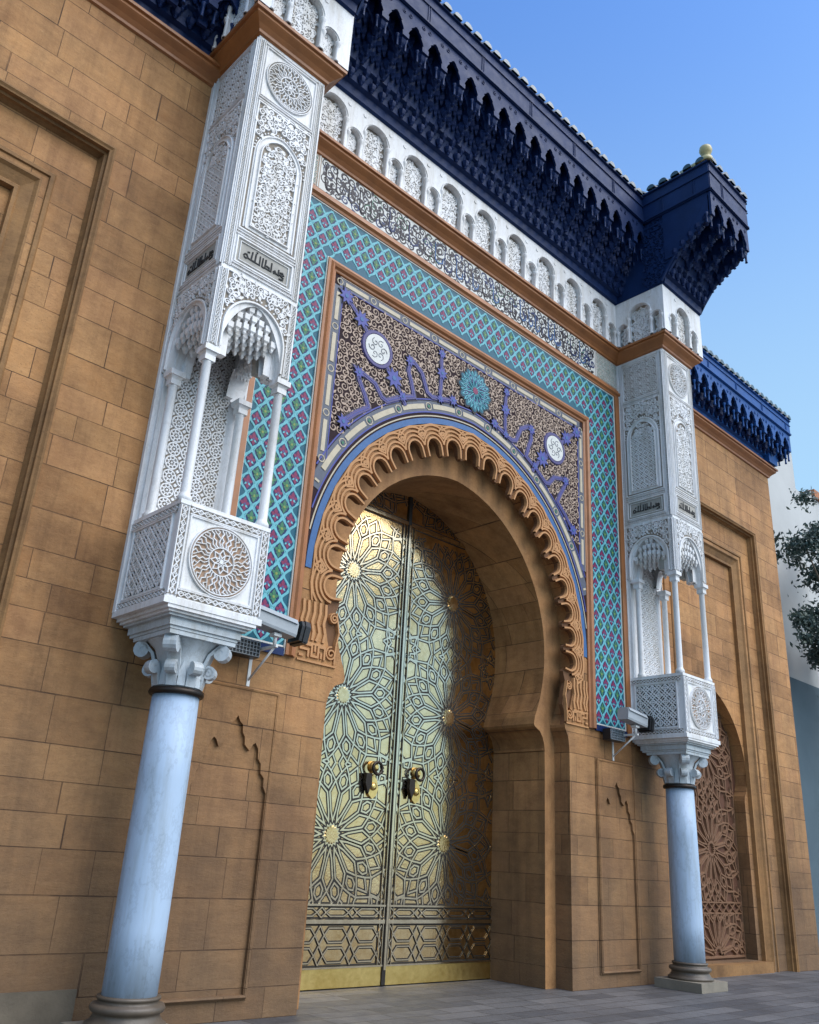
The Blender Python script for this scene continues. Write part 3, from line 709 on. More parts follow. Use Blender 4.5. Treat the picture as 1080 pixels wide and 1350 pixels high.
# --- eaves
def eave(o, u, n, a0, a1, z0, wf, zb, ztip, zf, zt, parent, pitch=.435, back=1.6, w0=0., mat='navy', fas='navy', rise=.75, shrink=0.):
    """painted muqarnas eave; o/u/n = frame at the wall face, w = reach out from it"""
    o, u, n = Vector(o), Vector(u), Vector(n)
    b = MB(); b.fr(o, n, Z, u)
    b.poly([(-.4, z0), (w0+.0, z0), (w0+.05, z0+.02), (w0+.07, z0+.16), (w0+.14, z0+.19), (w0+.15, z0+.30), (w0+.20, z0+.42), (w0+.26, z0+.44), (w0+.27, z0+.50), (wf*.72, zf-.12), (wf-.05, zf), (wf-.05, zt-.03), (-.4, zt-.03)], a0, a1, mat, True)
    b.build('soffit', parent)
    # course of small pendants
    b = MB(); nq = max(1, int(round((a1-a0)/(pitch/2)))); st = (a1-a0)/nq
    for i in range(nq):
        a = a0+(i+.5)*st
        for dw, dz, s in ((.10, .30, 1.), (.20, .40, .9), (.17, .23, .7)):
            P_ = o+u*(a+(st*.25 if dz == .40 else 0))+n*(w0+dw)
            b.fr((P_.x, P_.y, z0+dz), u, n, Z)
            b.lathe((0, 0), [(.012*s, -.11*s), (.045*s, -.08*s), (.03*s, -.045*s), (.07*s, 0), (.095*s, .06*s), (.095*s, .12*s)], 'navy_deep', 6, False)
    for i in range(nq*2):
        a = a0+(i+.5)*st/2
        for tt in (.12, .34, .56, .78):
            P_ = o+u*(a+(st*.25 if tt in (.34, .78) else 0))+n*(w0+.24+(wf*.72-w0-.24)*tt+.05)
            b.fr((P_.x, P_.y, z0+.5+(zf-.12-z0-.5)*tt), u, n, Z)
            b.lathe((0, 0), [(.008, -.08), (.03, -.05), (.035, .0), (.06, .03), (.06, .12)], 'navy_deep', 4, False)
    b.build('pendant_course', parent)
    nb = max(1, int(round((a1-a0)/pitch))); st = (a1-a0)/nb
    first = None
    zl = z0+.52; wl = w0+.24; we = wf-.10
    for i in range(nb+1):
        a = a0+i*st
        if first is None:
            b = MB(); b.fr(o, n, Z, u)
            pts = [(wl-.12, zl-.02), (wl, zl-.02)]; K = 5
            for j in range(K):
                t0, t1 = j/K, (j+1)/K
                w_ = wl+(we-wl)*t1; z_ = zl+(zb+.02-zl)*t0
                pts += [(w_-.02, z_), (w_, z_+.03), (w_, z_+(zb+.02-zl)/K*.62)]
            pts += [(we, zf), (wl-.12, zf)]
            b.poly(pts, -.055, .055, mat, True)
            for j in range(K):
                t1 = (j+.55)/K; w_ = wl+(we-wl)*t1; z_ = zl+(zb+.02-zl)*j/K
                P_ = o+n*(w_); b.fr((P_.x, P_.y, z_), u, n, Z)
                b.lathe((0, 0), [(.01, -.10), (.035, -.08), (.022, -.05), (.06, -.01), (.088, .04), (.088, .13)], 'navy_deep', 6, False)
            for s in (-1, 1):
                P_ = o+u*(s*.085)+n*(we-.03); b.fr((P_.x, P_.y, 0), u, n, Z)
                b.lathe((0, 0), [(.03, zb-.20), (.022, zb-.17), (.022, zb-.02), (.04, zb+.02), (.04, zb+.05)], mat, 7)
            first = b.build('bracket', parent); base = Vector(first.location)
            first.location = base+u*a
        else:
            c = first.copy(); COL.objects.link(c); c.parent = parent; c.location = base+u*a
    # pointed arcade boards
    for dw, dz, kk in ((0., 0., fas), (-.22, -.16, 'navy_deep')):
        b = MB(); b.fr(o, u, Z, n)
        out = [(a0-.05, zb+dz), (a0+.06, zb+dz)]
        for i in range(nb):
            c = a0+(i+.5)*st; h = st*.5-.065; H = ztip-zb
            if i: out += [(c-h, zb+dz)]
            sh = [(0, 0), (.02, .22), (-.05, .28), (.03, .45), (.16, .62), (.11, .68), (.34, .86), (.30, .88), (.5, 1.)]
            out += [(c-h+2*h*p, zb+dz+H*q) for p, q in sh[1:]]+[(c+h-2*h*p, zb+dz+H*q) for p, q in sh[::-1][1:-1]]+[(c+h, zb+dz)]
        out += [(a1+.05, zb+dz), (a1+.05, zf+.02), (a0-.05, zf+.02)]
        b.poly(out, wf-.075+dw, wf-.03+dw, kk, True)
        if dw == 0:
            for i in range(nb):
                c = a0+(i+.5)*st
                for s in (-1, 1): b.rib(spiral(c+s*st*.36, zf-.13, .05, 1.5 if s > 0 else 1.6, 1.2, s, 9), .014, wf-.031, wf-.02, kk)
        b.build('arcade_board', parent)
    b = MB(); b.fr(o, u, Z, n)
    b.rect(a0-.06, a1+.06, zf, zt, wf-.12, wf-.005, fas, True)
    H = zt-zf
    b.rib([(a0-.06, zf+.03), (a1+.06, zf+.03)], .05, wf-.01, wf+.02, fas); b.rib([(a0-.06, zf+H*.62), (a1+.06, zf+H*.62)], .03, wf-.01, wf+.015, fas); b.rib([(a0-.06, zt-.03), (a1+.06, zt-.03)], .055, wf-.01, wf+.035, fas)
    q = a0+.4
    while q < a1:
        b.rib([(q, zf+.03), (q, zf+H*.62)], .02, wf-.008, wf+.008, fas); b.rib([(q+.05, zf+.03), (q+.05, zf+H*.62)], .02, wf-.008, wf+.008, fas); q += 1.31
    b.build('fascia', parent)
    tiles(o, u, n, a0-.06, a1+.06, wf, zt, back, rise, parent, shrink)
def tiles(o, u, n, a0, a1, wf, zt, back, rise, parent, shrink=0.):
    b = MB(); b.fr(o, u, n, Z); nt_ = max(1, int(round((a1-a0)/.25))); st = (a1-a0)/nt_
    sh = lambda a, t: a+((a0+a1)/2-a)*t*shrink
    q = [b.p(a0, wf-.02, zt), b.p(a1, wf-.02, zt), b.p(sh(a1, 1), wf-back, zt+rise), b.p(sh(a0, 1), wf-back, zt+rise)]; b.face(q, 'rooftile')
    for i in range(nt_):
        a = a0+(i+.5)*st; segs = 6
        for (w1, w2, zq) in ((wf+.07, wf-back*.48, 0), (wf-back*.45, wf-back, 0)):
            t1, t2 = (wf-w1)/back, (wf-w2)/back; rows = []
            for w_, t in ((w1, t1), (w2, t2)):
                r = .095*(1-.12*t)
                rows.append([b.p(sh(a, max(0, t))+r*cos(pi*j/segs), w_, zt+.015+rise*t+r*sin(pi*j/segs)*1.05) for j in range(segs+1)])
            for j in range(segs): b.face([rows[0][j], rows[0][j+1], rows[1][j+1], rows[1][j]], 'rooftile', True)
            b.face(rows[0][::-1], 'rooftile')
    b.build('roof_tiles', parent)
eave((0, -.165, 0), X, -Y, -4.1, 4.1, 12.5, .80, 13.50, 13.89, 14.12, 14.80, gate, back=2.6, rise=1.1)

# --- brass door leaves
for sx in (-1, 1):
    b = MB(); b.fr((0, 1.36, 0), *FRONT)
    a0, a1 = (.035, 2.42) if sx > 0 else (-2.42, -.035)
    b.rect(a0, a1, .015, 7.5, -.08, 0, 'brass')
    b.rect(a0, a1, .015, .245, -.01, .012, 'brass_plate')
    zone = (min(a0, a1)+.10 if sx > 0 else a0, a1 if sx > 0 else a1-.10, 1.0, 6.66)
    lines = []
    for zc in (1.87, 3.76, 5.65):
        cell = (min(0, sx*2.2) if sx < 0 else .06, -.06 if sx < 0 else 2.2, max(1.02, zc-.945), min(6.64, zc+.945))
        for pts, cl in star_lines(sx*1.1, zc, .93, 16):
            if cl and all(cell[0] < x < cell[1] and cell[2] < z < cell[3] for x, z in pts): lines.append((pts, True))
            else: lines += [(c, False) for c in clipline(pts, cell, cl)]
        for k in range(16): b.poly([(sx*1.1+.93*(.13 if i % 2 else .10)*cos(i*pi/16), zc+.93*(.13 if i % 2 else .10)*sin(i*pi/16)) for i in range(32)], 0, .02, 'brass') if k == 0 else None
        for s2 in (-1, 1):   # corner stars between the rosettes
            for xx in (.10*sx, 2.1*sx):
                zz = zc+s2*.945
                for R_, off in ((.20, 0), (.30, pi/8)):
                    pts = [(xx+R_*(1 if i % 2 else .62)*cos(i*pi/8+off), zz+R_*(1 if i % 2 else .62)*sin(i*pi/8+off)) for i in range(16)]
                    lines += [(c, False) for c in clipline(pts, cell, True)]
    cell = (min(0, sx*2.3) if sx < 0 else .06, -.06 if sx < 0 else 2.3, 6.84, 7.45)
    for pts, cl in star_lines(sx*1.1, 7.55, .93, 16): lines += [(c, False) for c in clipline(pts, cell, cl)]
    for pts, cl in lines: strap(b, pts, cl, .023, 'patina', 'brass_strap', .002, .004)
    # bars
    for z, h in ((.80, .07), (.255, .03), (1.0, .035), (6.74, .085)):
        b.flatrib([(a0, z), (a1, z)], h+.035, .003, 'patina'); b.rib([(a0, z), (a1, z)], h, .003, .030, 'brass_strap', top=.7)
    # cartouche bands
    for zlo, zhi, nr in ((.28, .755, 2), (.845, .975, 1)):
        ch_ = (zhi-zlo)/nr
        for r in range(nr):
            zc = zlo+ch_*(r+.5); n_ = 4; wd = 2.16/n_
            for i in range(n_):
                xc = sx*(.08+wd*(i+.5))
                h_ = ch_*.36
                strap(b, [(xc-wd*.36, zc), (xc-wd*.22, zc+h_), (xc+wd*.22, zc+h_), (xc+wd*.36, zc), (xc+wd*.22, zc-h_), (xc-wd*.22, zc-h_)], True, .017, 'patina', 'brass_strap')
                for s in (-1, 1):
                    strap(b, [(xc+s*wd*.36, zc), (xc+s*wd*.5, zc+ch_*.48)], False, .017, 'patina', 'brass_strap', .003)
                    strap(b, [(xc+s*wd*.36, zc), (xc+s*wd*.5, zc-ch_*.48)], False, .017, 'patina', 'brass_strap', .003)
    for x, wd in ((.055, .022), (.125, .018)):
        b.flatrib([(sx*x, .25), (sx*x, 6.7)], wd+.03, .004, 'patina'); b.rib([(sx*x, .25), (sx*x, 6.7)], wd, .003, .024, 'brass_strap')
    leaf = b.build('door_leaf', gate)
    b = MB(); kx, kz = sx*.43, 2.83
    b.fr((kx, 1.36, kz), X, Z, -Y); b.lathe((0, 0), [(.085, .0), (.085, .03), (.05, .05), (.03, .10)], 'brass_plate', 16)
    b.fr((kx, 1.25, kz-.0), X, Z, -Y)
    ring = arc(0, -.02, .085, 0, 2*pi, 20)[:-1]; b.sweep(ring, [(.022*cos(t), .022*sin(t)) for t in [2*pi*i/8 for i in range(8)]], 'ring_dark', True, True, sm=True)
    b.fr((kx, 1.36, kz-.27), X, Z, -Y); b.poly([(-.0, .17), (.07, .09), (.10, -.03), (.07, -.12), (0, -.17), (-.07, -.12), (-.10, -.03), (-.07, .09)], 0, .035, 'brass_plate')
    b.lathe((0, 0), [(.06, .03), (.05, .06), (.02, .075)], 'brass_plate', 14)
    b.fr((kx-sx*0-.13, 1.30, kz-.22), X, Z, -Y); b.poly([(-.05, .12), (.05, .12), (.06, -.02), (.0, -.16), (-.06, -.02)], -.03, .03, 'ring_dark')  # dark slab beside the plate stands for the knocker's cast shadow
    b.build('knocker', leaf)
b = MB(); b.fr(); b.box(-.034, .034, 1.33, 1.40, .015, 7.4, 'patina'); b.box(-.02, .02, 1.315, 1.33, .2, 6.72, 'brass_strap'); b.build('meeting_stile', gate)

# ================================================================== SIDE WALLS
def side_wall(x0, x1, c, label, endright):
    xi = 5.28 if endright else -5.28
    t = thing('side_wall', ((x0+x1)/2, .3, 0), label, 'wall')
    b = MB(); b.fr((0, 0, 0), *FRONT)
    ro, zo, ri, zi = 2.08, 9.17, 1.60, 8.55; d1, d2 = .16, .30
    # face with stepped recesses, cut as concave outlines down to the ground
    b.poly([(x0, 0), (c-ro, 0), (c-ro, zo), (c+ro, zo), (c+ro, 0), (x1, 0), (x1, 11.1), (x0, 11.1)], -d1, 0, 'stone', back=False)
    b.poly([(c-ro-.02, 0), (c-ri+.12, 0), (c-ri+.12, zi-.12), (c+ri-.12, zi-.12), (c+ri-.12, 0), (c+ro+.02, 0), (c+ro+.02, zo+.02), (c-ro-.02, zo+.02)], -d2, -d1, 'stone')
    an = pointed(.5, 3.6, 1.77, 3.30, 20); an = [(x*(1.27/1.27), z) for x, z in an]
    niche = [(-1.10, .20), (-1.10, 3.12), (-1.13, 3.22), (-1.20, 3.30)]+an[1:-1]+[(1.20, 3.30), (1.13, 3.22), (1.10, 3.12), (1.10, .20)]
    b.poly([(c-ri-.02, .2)]+[(c+x, z) for x, z in niche]+[(c+ri+.02, .2), (c+ri+.02, zi+.02), (c-ri-.02, zi+.02)], -.62, -d2, 'stone')
    b.rect(c-ri-.02, c+ri+.02, 0, .2, -.62, -d2-.001, 'stone')
    b.fr(); b.box(x0, x1, .63, 3.2, 0, 11.9, 'stone'); b.box(x0, x1, .002, .63, 11.1, 11.9, 'stone')
    for e in (x0, x1): b.box(e-(.0 if e == x0 else .25), e+(.25 if e == x0 else .0), .161, .64, 0, 11.1, 'stone')
    b.build('wall', t)
    b = MB(); b.fr((0, 0, 0), *FRONT)
    b.sweep([(c-ro, 0), (c-ro, zo), (c+ro, zo), (c+ro, 0)], [(.075, .0), (.07, .025), (.045, .03), (.02, .012), (.0, .006), (-.001, -.05), (-.03, -.06), (-.035, -.10), (-.06, -.155)], 'stone_mould')
    b.build('outer_moulding', t)
    b = MB(); b.fr((0, d1, 0), *FRONT)
    b.sweep([(c-ri, 0), (c-ri, zi), (c+ri, zi), (c+ri, 0)], [(.03, 0), (.03, .012), (.012, .025), (-.03, .025), (-.045, -.01), (-.09, -.02), (-.10, .004), (-.125, .006), (-.16, -.03), (-.28, -.075), (-.30, -.06), (-.34, -.06), (-.35, -.14)], 'stone_mould')
    b.build('inner_moulding', t)
    # carved tracery in the niche
    b = MB(); b.fr((0, .56, 0), *FRONT)
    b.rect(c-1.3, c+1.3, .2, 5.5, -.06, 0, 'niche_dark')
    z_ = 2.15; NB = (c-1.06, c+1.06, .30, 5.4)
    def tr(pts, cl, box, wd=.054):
        if cl and all(box[0] < x < box[1] and box[2] < z < box[3] for x, z in pts): b.rib(pts, wd, 0, .04, 'niche_rib', True, top=.5)
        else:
            for q in clipline(pts, box, cl): b.rib(q, wd, 0, .04, 'niche_rib', top=.5)
    for zc, lo, hi in ((.30, .30, 1.0), (2.15, 1.2, 3.09), (4.03, 3.09, 5.3)):
        box = (c-1.06, c+1.06, lo, hi)
        for pts, cl in star_lines(c, zc, .92): tr(pts, cl, box)
        for s in (-1, 1):
            for xx in (c-1.06, c+1.06):
                tr([(xx+.26*(1 if i % 2 else .6)*cos(i*pi/8), (lo if s < 0 else hi)+.26*(1 if i % 2 else .6)*sin(i*pi/8)) for i in range(16)], True, box)
    for z0 in (1.0, 1.19): tr([(c-1.06, z0), (c+1.06, z0)], False, NB, .045)
    for i in range(8):
        x = c-1.06+2.12*(i+.5)/8
        tr([(x-.13, 1.0), (x+.13, 1.19)], False, NB, .03); tr([(x+.13, 1.0), (x-.13, 1.19)], False, NB, .03)
    for x in (-1.06, 1.06): tr([(c+x*.995, .2), (c+x*.995, 4.4)], False, (c-2, c+2, .2, 5), .05)
    tr([(c-1.06, .25), (c+1.06, .25)], False, (c-2, c+2, 0, 5), .06)
    b.build('niche_tracery', t)
    b = MB(); b.fr(); b.box(c-1.32, c+1.32, .10, .40, 0, .185, 'stone_mould'); b.build('niche_sill', t)
    b = MB()
    if endright: cornice(b, [(xi, 0), (x1, 0), (x1, 3.1)], 11.06)
    else: cornice(b, [(x0, 3.1), (x0, 0), (xi, 0)], 11.06)
    b.build('cornice', t)
    if not endright:
        b = MB(); b.fr((0, 0, 0), *FRONT); b.rect(c+ro+.25, -5.0, 0, .36, -.05, .03, 'base_block'); b.build('base_course', t)
    e0, e1 = (xi, x1+.12) if endright else (x0-.12, xi)
    eave((0, -.04, 0), X, -Y, e0+.05, e1+.1 if endright else e1-.05, 11.34, .55, 11.72, 12.05, 12.18, 12.62, t, back=2.2, rise=.9, mat='royal' if endright else 'navy', fas='royal' if endright else 'navy')  # left eave takes navy for royal: its shade is put into the colour
    if endright:
        eave((x1+.04, -.35, 0), Y, X, .1, 3.4, 11.34, .50, 11.72, 12.05, 12.18, 12.62, t, back=1.0, rise=.12, mat='royal', fas='royal')
    return t
side_wall(4.245, 10.97, 7.75, 'right sandstone side wall whose arched niche is filled with carved star tracery', True)
side_wall(-12.2, -4.245, -8.5, 'left sandstone side wall with nested moulded frames, cut off by the picture edge', False)

# ================================================================== CARVED MARBLE PIERS
HW, DP = .526, 1.045
PX = 4.768
def carved_pier(label):
    t = thing('carved_pier', (-PX, 0, 3.3), label, 'pier', 'carved marble piers flanking the gate')
    def part(b, name, parent=t, lab=None):
        o = b.build(name, None); o.parent = parent
        if parent is t: o.location = (0, 0, -3.3)
        if lab: o['label'] = lab
        return o
    # faces: (origin, u, n, half width, kind)
    faces = [((0, -DP, 0), X, -Y, HW, 'front'), ((-HW, -DP/2, 0), -Y, -X, DP/2, 'side'), ((HW, -DP/2, 0), Y, X, DP/2, 'side')]
    # ---- parapet box
    b = MB(); b.fr(); b.box(-HW, HW, -DP, 0, 3.752, 4.785, 'white')
    b.box(-HW-.03, HW+.03, -DP-.03, 0, 3.735, 3.80, 'white')
    b.box(-HW-.012, HW+.012, -DP-.012, 0, 4.755, 4.80, 'white')
    box_ = part(b, 'parapet_box')
    for o, u, n, h, kd in faces:
        b = MB(); b.fr(o, u, Z, n); bw = h-.045
        if kd == 'front':
            for p, q in (((-bw, 3.83), (-bw, 4.74)), ((bw, 3.83), (bw, 4.74)), ((-bw+.06, 3.85), (bw-.06, 3.85)), ((-bw+.06, 4.715), (bw-.06, 4.715))):
                r = [(p[0]-.045, p[1]), (p[0]+.045, p[1]), (q[0]+.045, q[1]), (q[0]-.045, q[1])] if p[0] == q[0] else [(p[0], p[1]-.04), (q[0], p[1]-.04), (q[0], p[1]+.04), (p[0], p[1]+.04)]
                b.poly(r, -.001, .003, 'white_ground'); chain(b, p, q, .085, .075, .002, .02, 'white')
                chain(b, (p[0]+.0, p[1]+.01), q, .05, .05, .002, .018, 'white', False)
            b.rib([(-.40, 3.91), (.40, 3.91), (.40, 4.66), (-.40, 4.66)], .025, .0, .016, 'white', True)
            part(b, 'carved_border', box_)
            b = MB(); b.fr(o, u, Z, n); medallion(b, 0, 4.275, .365, 'white_ground2', 'white', .002, .022); part(b, 'medallion', box_)
        else:
            b.rect(-.37, .37, 3.93, 4.63, -.001, .003, 'hole_shade'); lattice(b, -.37, .37, 3.93, 4.63, .118, .024, .002, .012, 'white')
            for p, q in (((-bw, 3.84), (bw, 3.84)), ((-bw, 4.715), (bw, 4.715))):
                b.rect(p[0], q[0], p[1]-.035, p[1]+.035, -.001, .003, 'white_ground'); chain(b, p, q, .075, .07, .002, .02, 'white')
            b.rib([(-.40, 3.90), (.40, 3.90), (.40, 4.66), (-.40, 4.66)], .03, 0, .016, 'white', True)
            part(b, 'pierced_lattice', box_)
    # ---- stepped base under the box
    b = MB(); b.fr()
    zt = 3.735
    for h, dz, k in ((.50, .035, 'white'), (.47, .025, 'white'), (.44, .025, 'grey_marble'), (.40, .08, 'grey_marble'), (.38, .03, 'grey_marble')):
        b.box(-h, h, -.566-h, min(-.01, -.50+h), zt-dz, zt, k); zt -= dz
    part(b, 'stepped_base')
    # ---- back slab with lace, engaged colonnettes
    b = MB(); b.fr(); b.box(-HW+.02, HW-.02, -.10, 0, 4.79, 7.66, 'white')
    b.box(-HW-.035, -HW+.02, -.055, 0, 3.79, 11.18, 'white'); b.box(HW-.02, HW+.035, -.055, 0, 3.79, 11.18, 'white')
    bs = part(b, 'back_slab')
    b = MB(); b.fr((0, -.10, 0), *FRONT); b.rect(-.345, .345, 4.82, 7.5, -.001, .004, 'white_ground'); rosettes(b, -.345, .345, 4.82, 7.5, .165, .021, .002, .024, 'white'); part(b, 'lace_panel', bs)
    for x, y in ((-.47, -.975), (.47, -.975), (-.45, -.22), (.45, -.22)):
        b = MB(); colonnette(b, x, y, 4.80, 6.60, .052, 'white'); part(b, 'colonnette')
    # ---- arched stage: scalloped arches with muqarnas behind
    def arch_outline(h, z0, zs, zt_, cusps=5, amp=.06):
        pts = [(-h, z0)]
        N = 40
        for i in range(N+1):
            s = -1+2*i/N; e = 1-abs(s)**1.7
            z = zs+(zt_-zs)*max(0, e)**.62+amp*abs(sin(pi*cusps*(s+1)/2))-amp*.5
            pts.append((h*s, max(z0+.001, z)))
        return pts+[(h, z0)]
    for o, u, n, h, kd in faces:
        b = MB(); b.fr(o, u, Z, n)
        hh = .385
        def ring(hh, z0, zs, ztp, c0, c1, k, cus=5, amp=.06, ztop=7.66, hw=h):
            b.poly([(-hw, z0)]+arch_outline(hh, z0, zs, ztp, cus, amp)+[(hw, z0), (hw, ztop), (-hw, ztop)], c0, c1, k)
        ring(.40, 6.60, 6.66, 7.34, -.09, 0, 'white', 1, .0)
        ring(.385, 6.60, 6.66, 7.22, -.19, -.09, 'white', 7, .06, hw=h-.1); ring(.33, 6.62, 6.70, 7.08, -.28, -.19, 'white', 5, .09, hw=h-.1)
        if kd == 'front': ring(.27, 6.72, 6.76, 6.98, -.38, -.28, 'white_ground3', 4, .11, hw=h-.1)
        # hanging muqarnas drops
        rg = random.Random(4)
        for w_, zz, nn in ((-.11, 7.00, 7), (-.18, 6.93, 6), (-.25, 6.88, 5), (-.33, 6.83, 4), (-.11, 7.13, 5), (-.11, 7.24, 2)):
            for i in range(nn):
                a = (i-(nn-1)/2)*.095
                zz2 = zz-.9*a*a
                P_ = Vector(o)+Vector(u)*a+Vector(n)*(w_+.06)
                b.fr((P_.x, P_.y, zz2), u, n, Z); b.lathe((0, 0), [(.008, -.035), (.022, -.015), (.026, .01), (.046, .03), (.046, .10)], 'white', 4, False, phase=pi/4)
        b.fr(o, u, Z, n)
        # hood and carved spandrels
        hood = lambda r, dz: [(r*cos(a), 6.92+dz+r*1.12*sin(a)) for a in [pi*i/20 for i in range(21)]]
        b.poly([(-.44, 6.66), (-.41, 6.66)]+hood(.41, 0)[::-1]+[(.41, 6.66), (.44, 6.66), (.44, 7.62), (-.44, 7.62)], -.001, .003, 'white_ground')
        b.rib([(-.40, 6.64)]+hood(.40, 0)[::-1]+[(.40, 6.64)], .035, 0, .028, 'white'); b.rib([(-.44, 6.62), (-.44, 7.62), (.44, 7.62), (.44, 6.62)], .022, 0, .02, 'white')
        arabesque(b, -.43, .43, 6.66, 7.61, .085, .021, .002, .022, 'white', lambda x, z, r: (hypot(x, (z-6.92)/1.12)-r > .42 if z > 6.92 else abs(x)-r*.4 > .40), random.Random(11))
        for sx in (-1, 1):
            b.rect(min(sx*.455, sx*(h-.01)), max(sx*.455, sx*(h-.01)), 6.62, 7.62, -.001, .003, 'white_ground3'); chain(b, (sx*.485, 6.63), (sx*.485, 7.62), .05, .055, .002, .016, 'white')
        for i in range(22):
            a = pi*(i+.5)/22; b.poly(arc(.445*cos(a), 6.92+.445*1.12*sin(a), .013, 0, 2*pi, 5)[:-1], .002, .022, 'white')
        part(b, 'scalloped_arch')
    b = MB(); b.fr(); b.box(-HW+.1, HW-.1, -DP+.1, -.10, 7.42, 7.66, 'white_ground3'); part(b, 'arch_ceiling')
    # ---- solid upper stage
    b = MB(); b.fr(); b.box(-HW, HW, -DP, 0, 7.66, 11.22, 'white'); core = part(b, 'upper_stage')
    for o, u, n, h, kd in faces:
        b = MB(); b.fr(o, u, Z, n)
        for sx in (-1, 1):
            for q in (.022, .075, .10): b.rib([(sx*(h-q), 7.68), (sx*(h-q), 11.17)], .014, 0, .016, 'white')
            b.rect(min(sx*(h-.033), sx*(h-.066)), max(sx*(h-.033), sx*(h-.066)), 7.68, 11.16, -.001, .002, 'white_ground3')
            chain(b, (sx*(h-.049), 7.68), (sx*(h-.049), 11.16), .03, .05, .001, .012, 'white', False)
        for z in (7.70, 7.745, 8.155, 8.20, 10.215, 10.26, 11.14): b.rib([(-h+.11, z), (h-.11, z)], .016, 0, .018, 'white')
        for z in (7.722, 8.178, 10.238):
            b.rect(-h+.12, h-.12, z-.012, z+.012, -.001, .002, 'white_ground3'); chain(b, (-h+.12, z), (h-.12, z), .03, .045, .001, .012, 'white', False)
        part(b, 'carved_border', core)
        # carved text
        b = MB(); b.fr(o, u, Z, n)
        b.rect(-.375, .375, 7.79, 8.11, -.001, .003, 'white_ground3')
        b.rib([(-.385, 7.775), (.385, 7.775), (.385, 8.12), (-.385, 8.12)], .028, 0, .02, 'white', True)
        b.rib([(-.335, 7.82), (.335, 7.82), (.335, 8.075), (-.335, 8.075)], .012, 0, .014, 'white', True)
        script(b, -.29, .29, 7.865, 8.025, .024, .001, .012, 'ink')
        part(b, 'inscription_panel', core)
        # tall arched lace panel
        b = MB(); b.fr(o, u, Z, n)
        f = lambda r, zc: [(r*cos(a), zc+r*1.15*sin(a)+.05*r*max(0, 1-abs(a-pi/2)*2)) for a in [pi*i/22 for i in range(23)]]
        zsp = 9.42
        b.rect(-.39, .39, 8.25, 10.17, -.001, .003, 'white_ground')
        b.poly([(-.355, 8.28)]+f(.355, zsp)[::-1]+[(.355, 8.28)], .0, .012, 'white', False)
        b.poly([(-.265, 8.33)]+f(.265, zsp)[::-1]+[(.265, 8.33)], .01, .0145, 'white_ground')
        ins = lambda x, z, r: abs(x)+r < .262 and z-r > 8.34 and (z < zsp or hypot(x, (z-zsp)/1.15)+r < .262)
        if kd == 'front':
            arabesque(b, -.26, .26, 8.34, 9.74, .085, .019, .013, .030, 'white', ins, random.Random(17)); arabesque(b, -.24, .25, 8.36, 9.72, .15, .016, .013, .027, 'white', ins, random.Random(18))
        else:
            b.rect(-.255, .255, 8.34, 9.42, .012, .0165, 'hole_shade'); lattice(b, -.255, .255, 8.35, 9.44, .102, .021, .014, .026, 'white'); arabesque(b, -.26, .26, 9.42, 9.74, .07, .02, .013, .034, 'white', ins, random.Random(19))
        b.rib([(-.265, 8.33)]+f(.265, zsp)[::-1]+[(.265, 8.33)], .025, .01, .038, 'white', True)
        b.rib([(-.33, 8.28)]+f(.33, zsp)[::-1]+[(.33, 8.28)], .016, .01, .03, 'white')
        b.rib([(-.395, 8.24), (.395, 8.24), (.395, 10.18), (-.395, 10.18)], .03, 0, .022, 'white', True)
        arabesque(b, -.385, .385, 9.4, 10.16, .10, .024, .002, .024, 'white', lambda x, z, r: z > zsp and hypot(x, (z-zsp)/1.15)-r*.8 > .36, random.Random(20))
        for i in range(24):
            a = pi*(i+.5)/24; b.poly(arc(.375*cos(a), zsp+.375*1.15*sin(a), .012, 0, 2*pi, 5)[:-1], .002, .022, 'white')
        part(b, 'arched_lace_panel', core)
        b = MB(); b.fr(o, u, Z, n)
        b.rib([(-.39, 10.30), (.39, 10.30), (.39, 11.10), (-.39, 11.10)], .022, 0, .018, 'white', True)
        if kd == 'front': medallion(b, 0, 10.70, .355, 'white_ground', 'white', .002, .022)
        else:
            b.rect(-.36, .36, 10.33, 11.07, -.001, .003, 'white_ground'); rosettes(b, -.36, .36, 10.33, 11.07, .18, .02, .002, .014, 'white')
        part(b, 'medallion', core)
    b = MB(); cornice(b, [(-HW, 0), (-HW, -DP), (HW, -DP), (HW, 0)], 11.2); part(b, 'cornice')
    # ---- arcaded frieze on top
    b = MB(); b.fr(); b.box(-.60, .60, -1.12, -.16, 11.42, 12.5, 'white'); fz = part(b, 'arcaded_frieze')
    for o, u, n, a0, a1, op in (((0, -1.253, 0), X, -Y, -.733, .733, [(0, .235, 12.30), (-.40, .115, 11.95), (.40, .115, 11.95)]), ((-.733, -.72, 0), -Y, -X, -.56, .533, [(-.02, .235, 12.30), (.36, .105, 11.95), (-.40, .105, 11.95)]), ((.733, -.72, 0), Y, X, -.533, .56, [(.02, .235, 12.30), (-.36, .105, 11.95), (.40, .105, 11.95)])):
        b = frieze(o, u, n, a0, a1, 11.47, 12.5, op, random.Random(33)); part(b, 'niche_row', fz)
    # ---- canopy
    class TP: pass
    eave((0, -1.253, 0), X, -Y, -.72, .72, 12.5, 1.20, 13.55, 13.95, 14.12, 14.86, None, back=1.6, rise=.5, shrink=.6)
    for oo in [o for o in COL.objects if o.parent is None and o.type == 'MESH' and o.name.split('.')[0] in ('soffit', 'pendant_course', 'bracket', 'arcade_board', 'fascia', 'roof_tiles')]:
        l = oo.location.copy(); oo.parent = t; oo.location = l+Vector((0, 0, -3.3))
